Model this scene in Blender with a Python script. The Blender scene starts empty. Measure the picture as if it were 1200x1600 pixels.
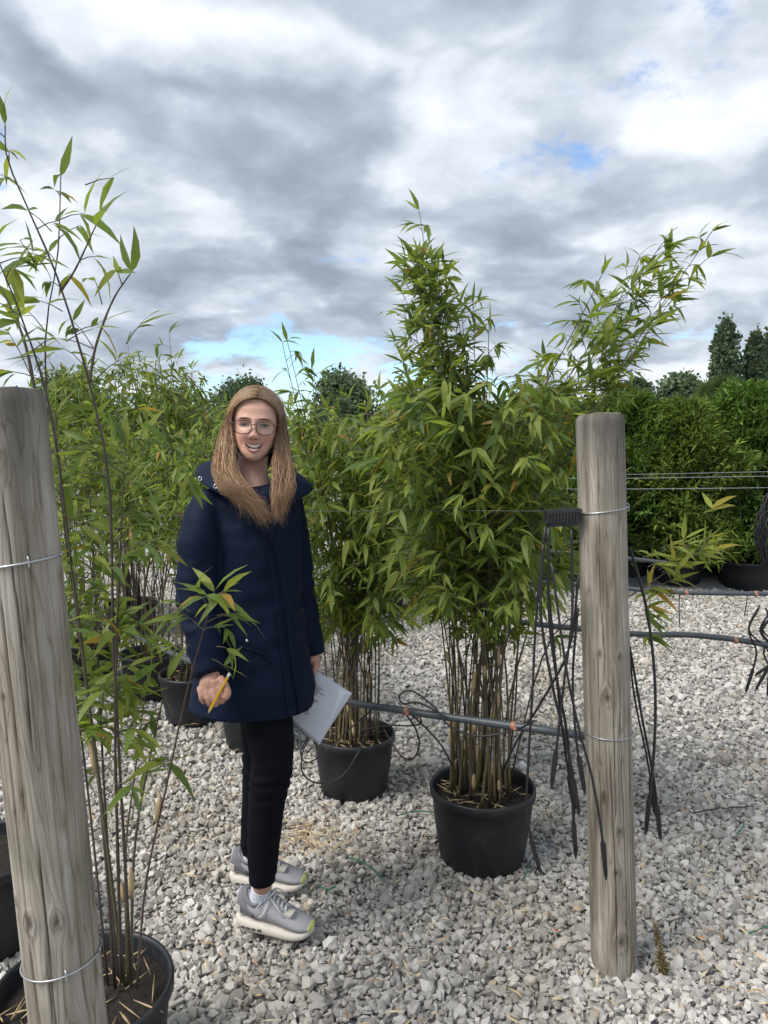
import bpy, bmesh, math, random
import numpy as np
from mathutils import Vector, Matrix, noise as mnoise

random.seed(7)
RNG = np.random.default_rng(11)
SC = bpy.context.scene
COL = SC.collection

# ------------------------------------------------------------------ camera
CAM_H = 1.55
PITCH = math.atan(120 / 1200)
cam_d = bpy.data.cameras.new("camera")
cam_d.sensor_fit = 'HORIZONTAL'
cam_d.sensor_width = 36.0
cam_d.lens = 36.0
cam_d.clip_start = 0.05
cam_d.clip_end = 2000
cam = bpy.data.objects.new("camera", cam_d)
cam.location = (0, 0, CAM_H)
cam.rotation_euler = (math.pi / 2 - PITCH, 0, 0)
COL.objects.link(cam)
SC.camera = cam

SKX, SKY_, BGX, BGY = 11.2, 8.4, 13.7, 4.4
# ------------------------------------------------------------------ world: broken cloud over a blue sky
SUN_EL, SUN_AZ = math.radians(52), math.radians(-118)   # from the left, a little behind the camera
world = bpy.data.worlds.new("World")
SC.world = world
world.use_nodes = True
wn, wl = world.node_tree.nodes, world.node_tree.links
wn.clear()
def W(t, **kw):
    n = wn.new(t)
    for k, v in kw.items():
        setattr(n, k, v)
    return n
def wmath(op, a, b=None, c=None):
    n = W('ShaderNodeMath', operation=op)
    for i, v in enumerate((a, b, c)):
        if v is None: continue
        if isinstance(v, (int, float)): n.inputs[i].default_value = v
        else: wl.new(v, n.inputs[i])
    return n.outputs[0]
sky = W('ShaderNodeTexSky', sky_type='NISHITA', sun_disc=False, sun_elevation=SUN_EL, sun_rotation=SUN_AZ)
sky.air_density = 1.0; sky.dust_density = 0.6
tc = W('ShaderNodeTexCoord'); sep = W('ShaderNodeSeparateXYZ')
wl.new(tc.outputs['Generated'], sep.inputs[0])
hz = wmath('ADD', wmath('MAXIMUM', sep.outputs[2], 0.0), 0.30)
u = wmath('DIVIDE', sep.outputs[0], hz); v = wmath('DIVIDE', sep.outputs[1], hz)
comb = W('ShaderNodeCombineXYZ'); wl.new(u, comb.inputs[0]); wl.new(v, comb.inputs[1]); comb.inputs[2].default_value = 3.1
def wnoise(scale, detail, rough, off, dist=0.0):
    mp = W('ShaderNodeMapping'); mp.inputs['Location'].default_value = off
    wl.new(comb.outputs[0], mp.inputs[0])
    n = W('ShaderNodeTexNoise'); n.inputs['Scale'].default_value = scale; n.inputs['Detail'].default_value = detail
    n.inputs['Roughness'].default_value = rough; n.inputs['Distortion'].default_value = dist
    wl.new(mp.outputs[0], n.inputs['Vector'])
    return n.outputs['Fac']
def wramp(fac, stops, interp='EASE'):
    r = W('ShaderNodeValToRGB'); r.color_ramp.interpolation = interp
    el = r.color_ramp.elements
    while len(el) < len(stops): el.new(0.5)
    for e, (p, c) in zip(el, stops):
        e.position = p; e.color = (*c, 1) if len(c) == 3 else c
    wl.new(fac, r.inputs[0])
    return r.outputs[0]
low = wmath('MAXIMUM', wmath('SUBTRACT', 1.0, wmath('MULTIPLY', sep.outputs[2], 4.2)), 0.0)      # 1 at the horizon
cover = wmath('SUBTRACT', wnoise(1.45, 8, 0.60, (SKX, SKY_, 0), 0.0), wmath('MULTIPLY', low, 0.085))
mask = wramp(cover, [(0.365, (0, 0, 0)), (0.445, (1, 1, 1))])
big = wnoise(0.85, 3, 0.5, (BGX, BGY, 2), 0.0)
wob = W('ShaderNodeTexNoise'); wob.inputs['Scale'].default_value = 2.2; wob.inputs['Detail'].default_value = 6; wl.new(comb.outputs[0], wob.inputs['Vector'])
wadd = W('ShaderNodeVectorMath', operation='MULTIPLY_ADD'); wl.new(wob.outputs['Color'], wadd.inputs[0]); wadd.inputs[1].default_value = (.75, .75, .75); wl.new(comb.outputs[0], wadd.inputs[2])
puff = W('ShaderNodeTexVoronoi', voronoi_dimensions='2D', feature='SMOOTH_F1'); puff.inputs['Scale'].default_value = 2.6; puff.inputs['Detail'].default_value = 2; puff.inputs['Roughness'].default_value = .55; puff.inputs['Smoothness'].default_value = .8
wl.new(wadd.outputs[0], puff.inputs['Vector'])
fine = wnoise(4.4, 9, 0.6, (1.4, 7.7, 5), 0.0)
shade = wmath('ADD', wmath('ADD', wmath('MULTIPLY', big, 0.56), wmath('MULTIPLY', fine, 0.38)), wmath('MULTIPLY', wmath('SUBTRACT', 0.55, puff.outputs['Distance']), 0.32))
shade = wmath('ADD', shade, wmath('MULTIPLY', low, 0.075))
ccol = wramp(shade, [(0.25, (1.12, 1.32, 1.62)), (0.34, (1.5, 1.73, 2.06)), (0.42, (1.98, 2.22, 2.56)), (0.49, (2.6, 2.84, 3.16)), (0.61, (3.45, 3.58, 3.74))], 'LINEAR')
skyb = W('ShaderNodeVectorMath', operation='MULTIPLY'); wl.new(sky.outputs[0], skyb.inputs[0]); skyb.inputs[1].default_value = (0.55, 0.66, 0.78)
mix = W('ShaderNodeMixRGB'); wl.new(mask, mix.inputs[0]); wl.new(skyb.outputs[0], mix.inputs[1]); wl.new(ccol, mix.inputs[2])
bg = W('ShaderNodeBackground'); wl.new(mix.outputs[0], bg.inputs[0]); bg.inputs[1].default_value = 0.1
wo = W('ShaderNodeOutputWorld'); wl.new(bg.outputs[0], wo.inputs[0])

sun_d = bpy.data.lights.new("sun", 'SUN'); sun_d.energy = 1.45; sun_d.angle = math.radians(30); sun_d.color = (1.0, 0.965, 0.91)
sun = bpy.data.objects.new("sun", sun_d); COL.objects.link(sun)
sdir = Vector((math.sin(SUN_AZ) * math.cos(SUN_EL), math.cos(SUN_AZ) * math.cos(SUN_EL), math.sin(SUN_EL)))
sun.rotation_euler = sdir.to_track_quat('Z', 'Y').to_euler(); sun.location = (-6, -4, 9)

vs = SC.view_settings
vs.view_transform = 'Standard'; vs.look = 'None'; vs.exposure = 1.58; vs.gamma = 1.0; vs.use_curve_mapping = False
try: SC.cycles.transparent_max_bounces = 12
except Exception: pass

# ------------------------------------------------------------------ pixel -> place
FWD = Vector((0, math.cos(PITCH), -math.sin(PITCH))); UP = Vector((0, math.sin(PITCH), math.cos(PITCH)))
def ray(px, py): return FWD * 1200 + Vector((px - 600, 0, 0)) + UP * (800 - py)
def P(px, py, Y):
    d = ray(px, py); return Vector((0, 0, CAM_H)) + d * (Y / d.y)
def G(px, py, z=0.0):
    d = ray(px, py); return Vector((0, 0, CAM_H)) + d * ((z - CAM_H) / d.z)

# ------------------------------------------------------------------ object helpers
def link(name, me, mat=None, parent=None):
    o = bpy.data.objects.new(name, me); COL.objects.link(o)
    if mat is not None and me is not None and not me.materials: me.materials.append(mat)
    if parent is not None: o.parent = parent
    return o
def tag(o, label=None, cat=None, group=None, kind=None):
    for k, val in (('label', label), ('category', cat), ('group', group), ('kind', kind)):
        if val: o[k] = val
    return o
def thing(name, label, cat, loc=(0, 0, 0), group=None):
    o = bpy.data.objects.new(name, None); COL.objects.link(o); o.location = loc; o.empty_display_size = 0.05
    return tag(o, label, cat, group)
def part(name, me, mat, parent, kind=None):
    """mesh given in world coordinates, parented to an Empty that is only translated"""
    o = link(name, me, mat, parent); o.matrix_parent_inverse = Matrix.Translation(-Vector(root_loc(parent)))
    if kind: o['kind'] = kind
    return o
def root_loc(o):
    while o.parent is not None: o = o.parent
    return o.location if o.type == 'EMPTY' else Vector((0, 0, 0))
def subpart(name, me, mat, parent):
    o = link(name, me, mat, parent); return o       # parent mesh already carries the shift

def np_mesh(name, V, F, col=None, smooth=False):
    V = np.asarray(V, dtype=np.float32).reshape(-1, 3); F = np.asarray(F, dtype=np.int32)
    me = bpy.data.meshes.new(name); n, k = F.shape
    me.vertices.add(len(V)); me.vertices.foreach_set('co', V.ravel())
    me.loops.add(n * k); me.loops.foreach_set('vertex_index', F.ravel())
    me.polygons.add(n); me.polygons.foreach_set('loop_start', np.arange(0, n * k, k, dtype=np.int32))
    me.polygons.foreach_set('loop_total', np.full(n, k, dtype=np.int32))
    if smooth: me.polygons.foreach_set('use_smooth', np.ones(n, dtype=bool))
    me.update(calc_edges=True)
    if col is not None:
        a = me.color_attributes.new('col', 'FLOAT_COLOR', 'POINT')
        c = np.ones((len(V), 4), dtype=np.float32); c[:, :3] = col; a.data.foreach_set('color', c.ravel())
    return me

class MB:
    def __init__(s): s.v = []; s.f = []; s.c = []
    def add(s, V, F, c=None):
        o = len(s.v); s.v += [tuple(p) for p in V]; s.f += [tuple(i + o for i in f) for f in F]
        s.c += [c if c is not None else (1, 1, 1)] * len(V)
    def mesh(s, name, smooth=True, col=False):
        me = bpy.data.meshes.new(name); me.from_pydata(s.v, [], s.f); me.update()
        if smooth: me.polygons.foreach_set('use_smooth', [True] * len(me.polygons))
        if col:
            a = me.color_attributes.new('col', 'FLOAT_COLOR', 'POINT')
            c = np.ones((len(s.v), 4), dtype=np.float32); c[:, :3] = np.array(s.c); a.data.foreach_set('color', c.ravel())
        return me

def catmull(pts, n):
    pts = [Vector(p) for p in pts]
    if len(pts) == 2: return [pts[0].lerp(pts[1], i / (n - 1)) for i in range(n)]
    P_ = [pts[0] * 2 - pts[1]] + pts + [pts[-1] * 2 - pts[-2]]
    out = []; segs = len(pts) - 1
    for i in range(n):
        t = i / (n - 1) * segs; k = min(int(t), segs - 1); t -= k
        a, b, c, d = P_[k:k + 4]
        out.append(0.5 * ((2 * b) + (c - a) * t + (2 * a - 5 * b + 4 * c - d) * t * t + (3 * b - a - 3 * c + d) * t ** 3))
    return out
def lerp_list(vals, n):
    x = np.linspace(0, 1, len(vals)); return np.interp(np.linspace(0, 1, n), x, vals)

def tube(pts, rad, sides=6, cap=True):
    pts = [Vector(p) for p in pts]; n = len(pts)
    if isinstance(rad, (int, float)): rad = [rad] * n
    V = []; F = []
    t0 = (pts[1] - pts[0]).normalized()
    ref = Vector((0, 0, 1)) if abs(t0.z) < 0.9 else Vector((1, 0, 0))
    nx = t0.cross(ref).normalized()
    for i in range(n):
        t = (pts[min(i + 1, n - 1)] - pts[max(i - 1, 0)])
        t = t.normalized() if t.length > 1e-9 else t0
        nx = nx - t * nx.dot(t); nx = nx.normalized() if nx.length > 1e-9 else t.orthogonal().normalized()
        ny = t.cross(nx)
        for s in range(sides):
            a = 2 * math.pi * s / sides
            V.append(pts[i] + (nx * math.cos(a) + ny * math.sin(a)) * rad[i])
    for i in range(n - 1):
        for s in range(sides):
            s2 = (s + 1) % sides
            F.append((i * sides + s, i * sides + s2, (i + 1) * sides + s2, (i + 1) * sides + s))
    if cap:
        F.append(tuple(range(sides - 1, -1, -1))); F.append(tuple((n - 1) * sides + s for s in range(sides)))
    return V, F
def ell_loft(secs, sides=32, rot=0.0):
    """sections (center, a along image x, b along depth[, power]) stacked, capped"""
    V = []; F = []
    for (c, a, b) in secs:
        c = Vector(c)
        for s in range(sides):
            t = 2 * math.pi * s / sides
            x, y = a * math.cos(t), b * math.sin(t)
            V.append(c + Vector((x * math.cos(rot) - y * math.sin(rot), x * math.sin(rot) + y * math.cos(rot), 0)))
    n = len(secs)
    for i in range(n - 1):
        for s in range(sides):
            s2 = (s + 1) % sides
            F.append((i * sides + s, i * sides + s2, (i + 1) * sides + s2, (i + 1) * sides + s))
    F.append(tuple(range(sides - 1, -1, -1))); F.append(tuple((n - 1) * sides + s for s in range(sides)))
    return V, F
def lathe(prof, seg=48, c=(0, 0, 0)):
    V = []; F = []; n = len(prof)
    for s in range(seg):
        a = 2 * math.pi * s / seg
        for r, z in prof: V.append((c[0] + r * math.cos(a), c[1] + r * math.sin(a), c[2] + z))
    for s in range(seg):
        s2 = (s + 1) % seg
        for i in range(n - 1): F.append((s * n + i, s2 * n + i, s2 * n + i + 1, s * n + i + 1))
    return V, F
def boxv(c, x, y, z):
    """box from centre and three half-axis vectors"""
    c, x, y, z = map(Vector, (c, x, y, z))
    V = [c + x * i + y * j + z * k for i in (-1, 1) for j in (-1, 1) for k in (-1, 1)]
    F = [(0, 1, 3, 2), (4, 6, 7, 5), (0, 4, 5, 1), (2, 3, 7, 6), (0, 2, 6, 4), (1, 5, 7, 3)]
    return V, F
def tube_mesh(name, pts, rad, sides=8, n=None):
    if n: pts = catmull(pts, n)
    if not isinstance(rad, (int, float)): rad = lerp_list(rad, len(pts))
    V, F = tube(pts, list(rad) if not isinstance(rad, (int, float)) else rad, sides)
    m = MB(); m.add(V, F); return m.mesh(name)
def remesh(mb, voxel, smooth_it=2, name='m'):
    me = mb.mesh(name); o = bpy.data.objects.new('tmp', me); COL.objects.link(o)
    r = o.modifiers.new('r', 'REMESH'); r.mode = 'VOXEL'; r.voxel_size = voxel; r.use_smooth_shade = True
    if smooth_it:
        s = o.modifiers.new('s', 'SMOOTH'); s.factor = 0.5; s.iterations = smooth_it
    dg = bpy.context.evaluated_depsgraph_get(); dg.update()
    out = bpy.data.meshes.new_from_object(o.evaluated_get(dg)); out.name = name
    bpy.data.objects.remove(o); bpy.data.meshes.remove(me)
    out.polygons.foreach_set('use_smooth', [True] * len(out.polygons))
    return out

# ------------------------------------------------------------------ materials
def mat_new(name):
    m = bpy.data.materials.new(name); m.use_nodes = True
    nt = m.node_tree; nt.nodes.clear()
    return m, nt
class NT:
    def __init__(s, name):
        s.m, s.t = mat_new(name)
        s.out = s.n('ShaderNodeOutputMaterial'); s.b = s.n('ShaderNodeBsdfPrincipled'); s.l(s.b.outputs[0], s.out.inputs[0])
    def n(s, t, **kw):
        x = s.t.nodes.new(t)
        for k, v in kw.items(): setattr(x, k, v)
        return x
    def l(s, a, b): s.t.links.new(a, b)
    def val(s, inp, v):
        if isinstance(v, (int, float, tuple)): inp.default_value = v
        else: s.l(v, inp)
    def math(s, op, a, b=0.0):
        x = s.n('ShaderNodeMath', operation=op); s.val(x.inputs[0], a); s.val(x.inputs[1], b); return x.outputs[0]
    def noise(s, scale, detail=4, rough=0.55, vec=None, dist=0.0):
        x = s.n('ShaderNodeTexNoise'); x.inputs['Scale'].default_value = scale; x.inputs['Detail'].default_value = detail
        x.inputs['Roughness'].default_value = rough; x.inputs['Distortion'].default_value = dist
        if vec is None: vec = s.obj()
        s.l(vec, x.inputs['Vector']); return x.outputs['Fac']
    def obj(s): return s.n('ShaderNodeTexCoord').outputs['Object']
    def mapping(s, vec, scale):
        x = s.n('ShaderNodeMapping'); x.inputs['Scale'].default_value = scale; s.l(vec, x.inputs[0]); return x.outputs[0]
    def ramp(s, fac, stops, interp='LINEAR'):
        r = s.n('ShaderNodeValToRGB'); r.color_ramp.interpolation = interp; el = r.color_ramp.elements
        while len(el) < len(stops): el.new(0.5)
        for e, (p, c) in zip(el, stops): e.position = p; e.color = (*c, 1)
        s.l(fac, r.inputs[0]); return r.outputs[0]
    def mix(s, f, a, b, mode='MIX'):
        x = s.n('ShaderNodeMixRGB', blend_type=mode)
        s.val(x.inputs[0], f)
        for i, c in ((1, a), (2, b)):
            if isinstance(c, tuple): x.inputs[i].default_value = (*c, 1)
            else: s.l(c, x.inputs[i])
        return x.outputs[0]
    def attr(s, name): return s.n('ShaderNodeAttribute', attribute_name=name)
    def bump(s, h, strength=0.3, dist=0.01):
        x = s.n('ShaderNodeBump'); x.inputs['Strength'].default_value = strength; x.inputs['Distance'].default_value = dist
        s.l(h, x.inputs['Height']); s.l(x.outputs[0], s.b.inputs['Normal'])
    def set(s, col=None, rough=0.5, metal=0.0, spec=0.5):
        if col is not None: s.val(s.b.inputs['Base Color'], (*col, 1) if isinstance(col, tuple) else col)
        s.val(s.b.inputs['Roughness'], rough); s.b.inputs['Metallic'].default_value = metal
        s.b.inputs['Specular IOR Level'].default_value = spec
        return s
M = {}
def simple(name, c0, c1, scale=30, rough=0.55, metal=0.0, bump=0.15, bd=0.002, spec=0.5, stretch=(1, 1, 1)):
    t = NT(name); vec = t.mapping(t.obj(), stretch); f = t.noise(scale, 5, 0.6, vec)
    t.set(t.mix(t.math('SMOOTHSTEP', f, 0) if False else f, c0, c1), rough, metal, spec)
    if bump: t.bump(f, bump, bd)
    M[name] = t.m; return t
simple('pot', (.006, .007, .009), (.014, .016, .020), 22, 0.42, bump=0.1)
t = NT('pot'); f = t.noise(7, 8, 0.68); f2_ = t.noise(45, 4, 0.6, t.mapping(t.obj(), (1, 1, .25)))
c = t.mix(f2_, (.006, .007, .009), (.015, .017, .021)); c = t.mix(t.ramp(f, [(.52, (0, 0, 0)), (.74, (.42, .42, .42))]), c, (.075, .068, .058))
t.set(c, t.ramp(f, [(.35, (.36, .36, .36)), (.7, (.75, .75, .75))])); t.bump(f2_, 0.12, 0.002); M['pot'] = t.m
simple('pipe', (.035, .042, .050), (.075, .085, .095), 40, 0.45)
simple('tube', (.008, .008, .009), (.02, .02, .022), 60, 0.5)
simple('orange', (.26, .10, .06), (.38, .17, .11), 40, 0.5)
simple('soil', (.008, .0055, .004), (.028, .019, .013), 60, 0.95, bump=0.9, bd=0.02)
simple('steel', (.38, .39, .40), (.58, .59, .60), 80, 0.38, 0.85)
simple('coat', (.0028, .0072, .0215), (.0048, .0112, .030), 9, 0.7, bump=0.05, spec=0.14)
simple('leggings', (.0022, .003, .0055), (.0045, .0055, .009), 14, 0.8, bump=0.08, spec=0.12)
simple('sock', (.55, .60, .70), (.68, .72, .78), 90, 0.9, bump=0.5, bd=0.002)
simple('upper', (.27, .26, .28), (.40, .385, .40), 35, 0.85, bump=0.4, bd=0.002)
simple('upper_dark', (.13, .125, .14), (.20, .195, .215), 40, 0.85, bump=0.4)
simple('sole', (.50, .45, .38), (.66, .62, .55), 25, 0.7)
simple('sole_dark', (.06, .05, .045), (.10, .09, .08), 25, 0.8)
simple('lime', (.42, .48, .12), (.5, .56, .2), 25, 0.7)
simple('lace', (.55, .54, .52), (.68, .67, .65), 90, 0.9)
simple('paper', (.74, .76, .82), (.82, .84, .88), 12, 0.8, bump=0.0)
simple('ink', (.05, .055, .08), (.10, .11, .15), 40, 0.7, bump=0.0)
simple('yellow', (.62, .34, .015), (.70, .42, .03), 20, 0.4)
simple('pencil_wood', (.45, .30, .16), (.55, .38, .22), 40, 0.7)
simple('graphite', (.02, .02, .022), (.04, .04, .045), 40, 0.5)
simple('eraser', (.62, .60, .55), (.7, .68, .62), 40, 0.7)
simple('tooth', (.62, .58, .50), (.68, .64, .57), 60, 0.25, bump=0)
simple('mouth_dark', (.05, .012, .012), (.09, .022, .02), 40, 0.6, bump=0)
simple('lip', (.40, .155, .13), (.47, .20, .17), 60, 0.42, bump=0.1)
simple('brow', (.10, .058, .034), (.15, .09, .055), 200, 0.8, bump=0)
simple('eye_white', (.42, .40, .38), (.48, .46, .44), 40, 0.2, bump=0)
simple('iris', (.03, .04, .05), (.06, .07, .08), 60, 0.15, bump=0)
simple('frame', (.06, .03, .03), (.12, .06, .055), 60, 0.3, bump=0)
simple('straw', (.36, .25, .12), (.55, .42, .24), 14, 0.85, bump=0.2)
simple('twine', (.015, .12, .07), (.03, .2, .12), 40, 0.6)
simple('bark', (.06, .045, .03), (.14, .11, .08), 25, 0.9, bump=0.8, bd=0.01)
simple('snap', (.55, .55, .56), (.68, .68, .68), 60, 0.3, 0.9, bump=0)
simple('rock', (.16, .155, .15), (.30, .29, .28), 14, 0.95, bump=0.8, bd=0.02)

def leafmat(name, trans=0.3, rough=0.5, spec=0.4):
    t = NT(name); a = t.attr('col'); f = t.noise(18, 3, 0.5)
    c = t.mix(0.35, a.outputs['Color'], t.mix(f, (.35, .35, .35), (1.35, 1.35, 1.35)), 'MULTIPLY')
    t.set(c, rough, 0, spec)
    tr = t.n('ShaderNodeBsdfTranslucent'); t.l(t.mix(1.0, c, (1.5, 1.5, .8), 'MULTIPLY'), tr.inputs[0])
    mx = t.n('ShaderNodeMixShader'); mx.inputs[0].default_value = trans
    t.l(t.b.outputs[0], mx.inputs[1]); t.l(tr.outputs[0], mx.inputs[2]); t.l(mx.outputs[0], t.out.inputs[0])
    M[name] = t.m
leafmat('leaf', 0.5, 0.5, 0.3); leafmat('needle', 0.25, 0.8, 0.1)
t = NT('culm'); a = t.attr('col'); f = t.noise(40, 4, 0.6, t.mapping(t.obj(), (6, 6, 1)))
t.set(t.mix(0.6, a.outputs['Color'], t.mix(f, (.45, .45, .45), (1.5, 1.5, 1.5)), 'MULTIPLY'), 0.45); M['culm'] = t.m
t = NT('skin'); a = t.attr('col'); f = t.noise(160, 4, 0.6)
t.set(t.mix(0.25, a.outputs['Color'], t.mix(f, (.7, .7, .7), (1.2, 1.2, 1.2)), 'MULTIPLY'), 0.5, 0, 0.35)
t.b.inputs['Subsurface Weight'].default_value = 0.12; t.b.inputs['Subsurface Radius'].default_value = (.008, .003, .002); t.b.inputs['Subsurface Scale'].default_value = 1.0
t.bump(f, 0.1, 0.001); M['skin'] = t.m
t = NT('hair'); a = t.attr('col'); t.set(a.outputs['Color'], 0.5, 0, 0.25); t.b.inputs['Sheen Weight'].default_value = 0.1; M['hair'] = t.m
# spectacle lens: thin clear pane with a faint reflection
m_, nt_ = mat_new('lens'); o_ = nt_.nodes.new('ShaderNodeOutputMaterial'); tr_ = nt_.nodes.new('ShaderNodeBsdfTransparent'); gl_ = nt_.nodes.new('ShaderNodeBsdfGlossy')
gl_.inputs['Roughness'].default_value = 0.03; fr_ = nt_.nodes.new('ShaderNodeFresnel'); fr_.inputs[0].default_value = 1.5; mx_ = nt_.nodes.new('ShaderNodeMixShader')
nt_.links.new(fr_.outputs[0], mx_.inputs[0]); nt_.links.new(tr_.outputs[0], mx_.inputs[1]); nt_.links.new(gl_.outputs[0], mx_.inputs[2]); nt_.links.new(mx_.outputs[0], o_.inputs[0]); M['lens'] = m_
# weathered post wood; 'grain' runs along the post and bends round its knots
t = NT('wood'); g = t.attr('grain'); k = t.attr('knot')
f1 = t.noise(1.0, 6, 0.62, t.mapping(g.outputs['Vector'], (120, 120, 1.6)))
f2 = t.noise(1.0, 4, 0.6, t.mapping(g.outputs['Vector'], (420, 420, 6)))
f3 = t.noise(1.0, 4, 0.55, t.mapping(g.outputs['Vector'], (22, 22, 3.2)))
f4 = t.noise(5.5, 5, 0.6)
c = t.ramp(f3, [(.3, (.17, .145, .115)), (.48, (.29, .258, .21)), (.7, (.42, .385, .33))])
c = t.mix(1.0, c, t.ramp(f1, [(.32, (.54, .50, .45)), (.45, (.94, .92, .90)), (.62, (1.14, 1.14, 1.14))]), 'MULTIPLY')
c = t.mix(0.55, c, t.ramp(f2, [(.3, (.7, .7, .7)), (.65, (1.15, 1.15, 1.15))]), 'MULTIPLY')
f5 = t.noise(1.0, 3, 0.5, t.mapping(g.outputs['Vector'], (13, 13, 1.1)))
lines = t.math('ABSOLUTE', t.math('SINE', t.math('MULTIPLY', f5, 44.0)))
c = t.mix(1.0, c, t.ramp(lines, [(.0, (.68, .64, .58)), (.22, (.92, .91, .89)), (.5, (1.05, 1.05, 1.05))]), 'MULTIPLY')
c = t.mix(t.ramp(f4, [(.52, (0, 0, 0)), (.72, (.55, .55, .55))]), c, (.17, .165, .11))
c = t.mix(t.attr('stain').outputs['Fac'], c, (.085, .08, .07))
c = t.mix(k.outputs['Fac'], c, (.075, .055, .04))
t.set(c, 0.88, 0, 0.2); t.bump(t.math('ADD', t.math('MULTIPLY', f1, 0.7), t.math('ADD', f2, t.math('MULTIPLY', lines, 0.35))), 0.6, 0.004); M['wood'] = t.m
# gravel chippings
t = NT('stone'); oi = t.n('ShaderNodeObjectInfo'); f = t.noise(35, 5, 0.65)
c = t.ramp(oi.outputs['Random'], [(0, (.28, .262, .238)), (.25, (.40, .378, .348)), (.6, (.50, .476, .44)), (.9, (.59, .565, .525)), (.96, (.68, .655, .61)), (1, (.47, .38, .28))])
c = t.mix(0.6, c, t.ramp(f, [(.3, (.66, .66, .66)), (.7, (1.16, 1.16, 1.16))]), 'MULTIPLY')
fl = t.noise(1.6, 5, 0.6, oi.outputs['Location'])
c = t.mix(0.9, c, t.ramp(fl, [(.34, (.74, .70, .63)), (.5, (.98, .97, .95)), (.68, (1.08, 1.08, 1.08))]), 'MULTIPLY')
t.set(c, 0.85, 0, 0.25); t.bump(f, 0.4, 0.003); M['stone'] = t.m
t = NT('gravel_bed'); vo = t.n('ShaderNodeTexVoronoi'); vo.inputs['Scale'].default_value = 38; t.l(t.obj(), vo.inputs['Vector'])
f = t.noise(3, 5, 0.6)
c = t.mix(0.8, t.mix(f, (.27, .262, .25), (.42, .41, .40)), t.ramp(vo.outputs['Color'], [(.1, (.55, .55, .55)), (.9, (1.4, 1.4, 1.4))]), 'MULTIPLY')
t.set(c, 0.95, 0, 0.2); t.bump(vo.outputs['Distance'], 0.9, 0.02); M['gravel_bed'] = t.m

# ================================================================== SETTING: ground and gravel
me = np_mesh('ground', [(-400, -60, -0.012), (400, -60, -0.012), (400, 700, -0.012), (-400, 700, -0.012)], [(0, 1, 2, 3)])
tag(link('ground', me, M['gravel_bed']), 'pale grey limestone gravel yard reaching back to the hedge', None, None, 'structure')

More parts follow.
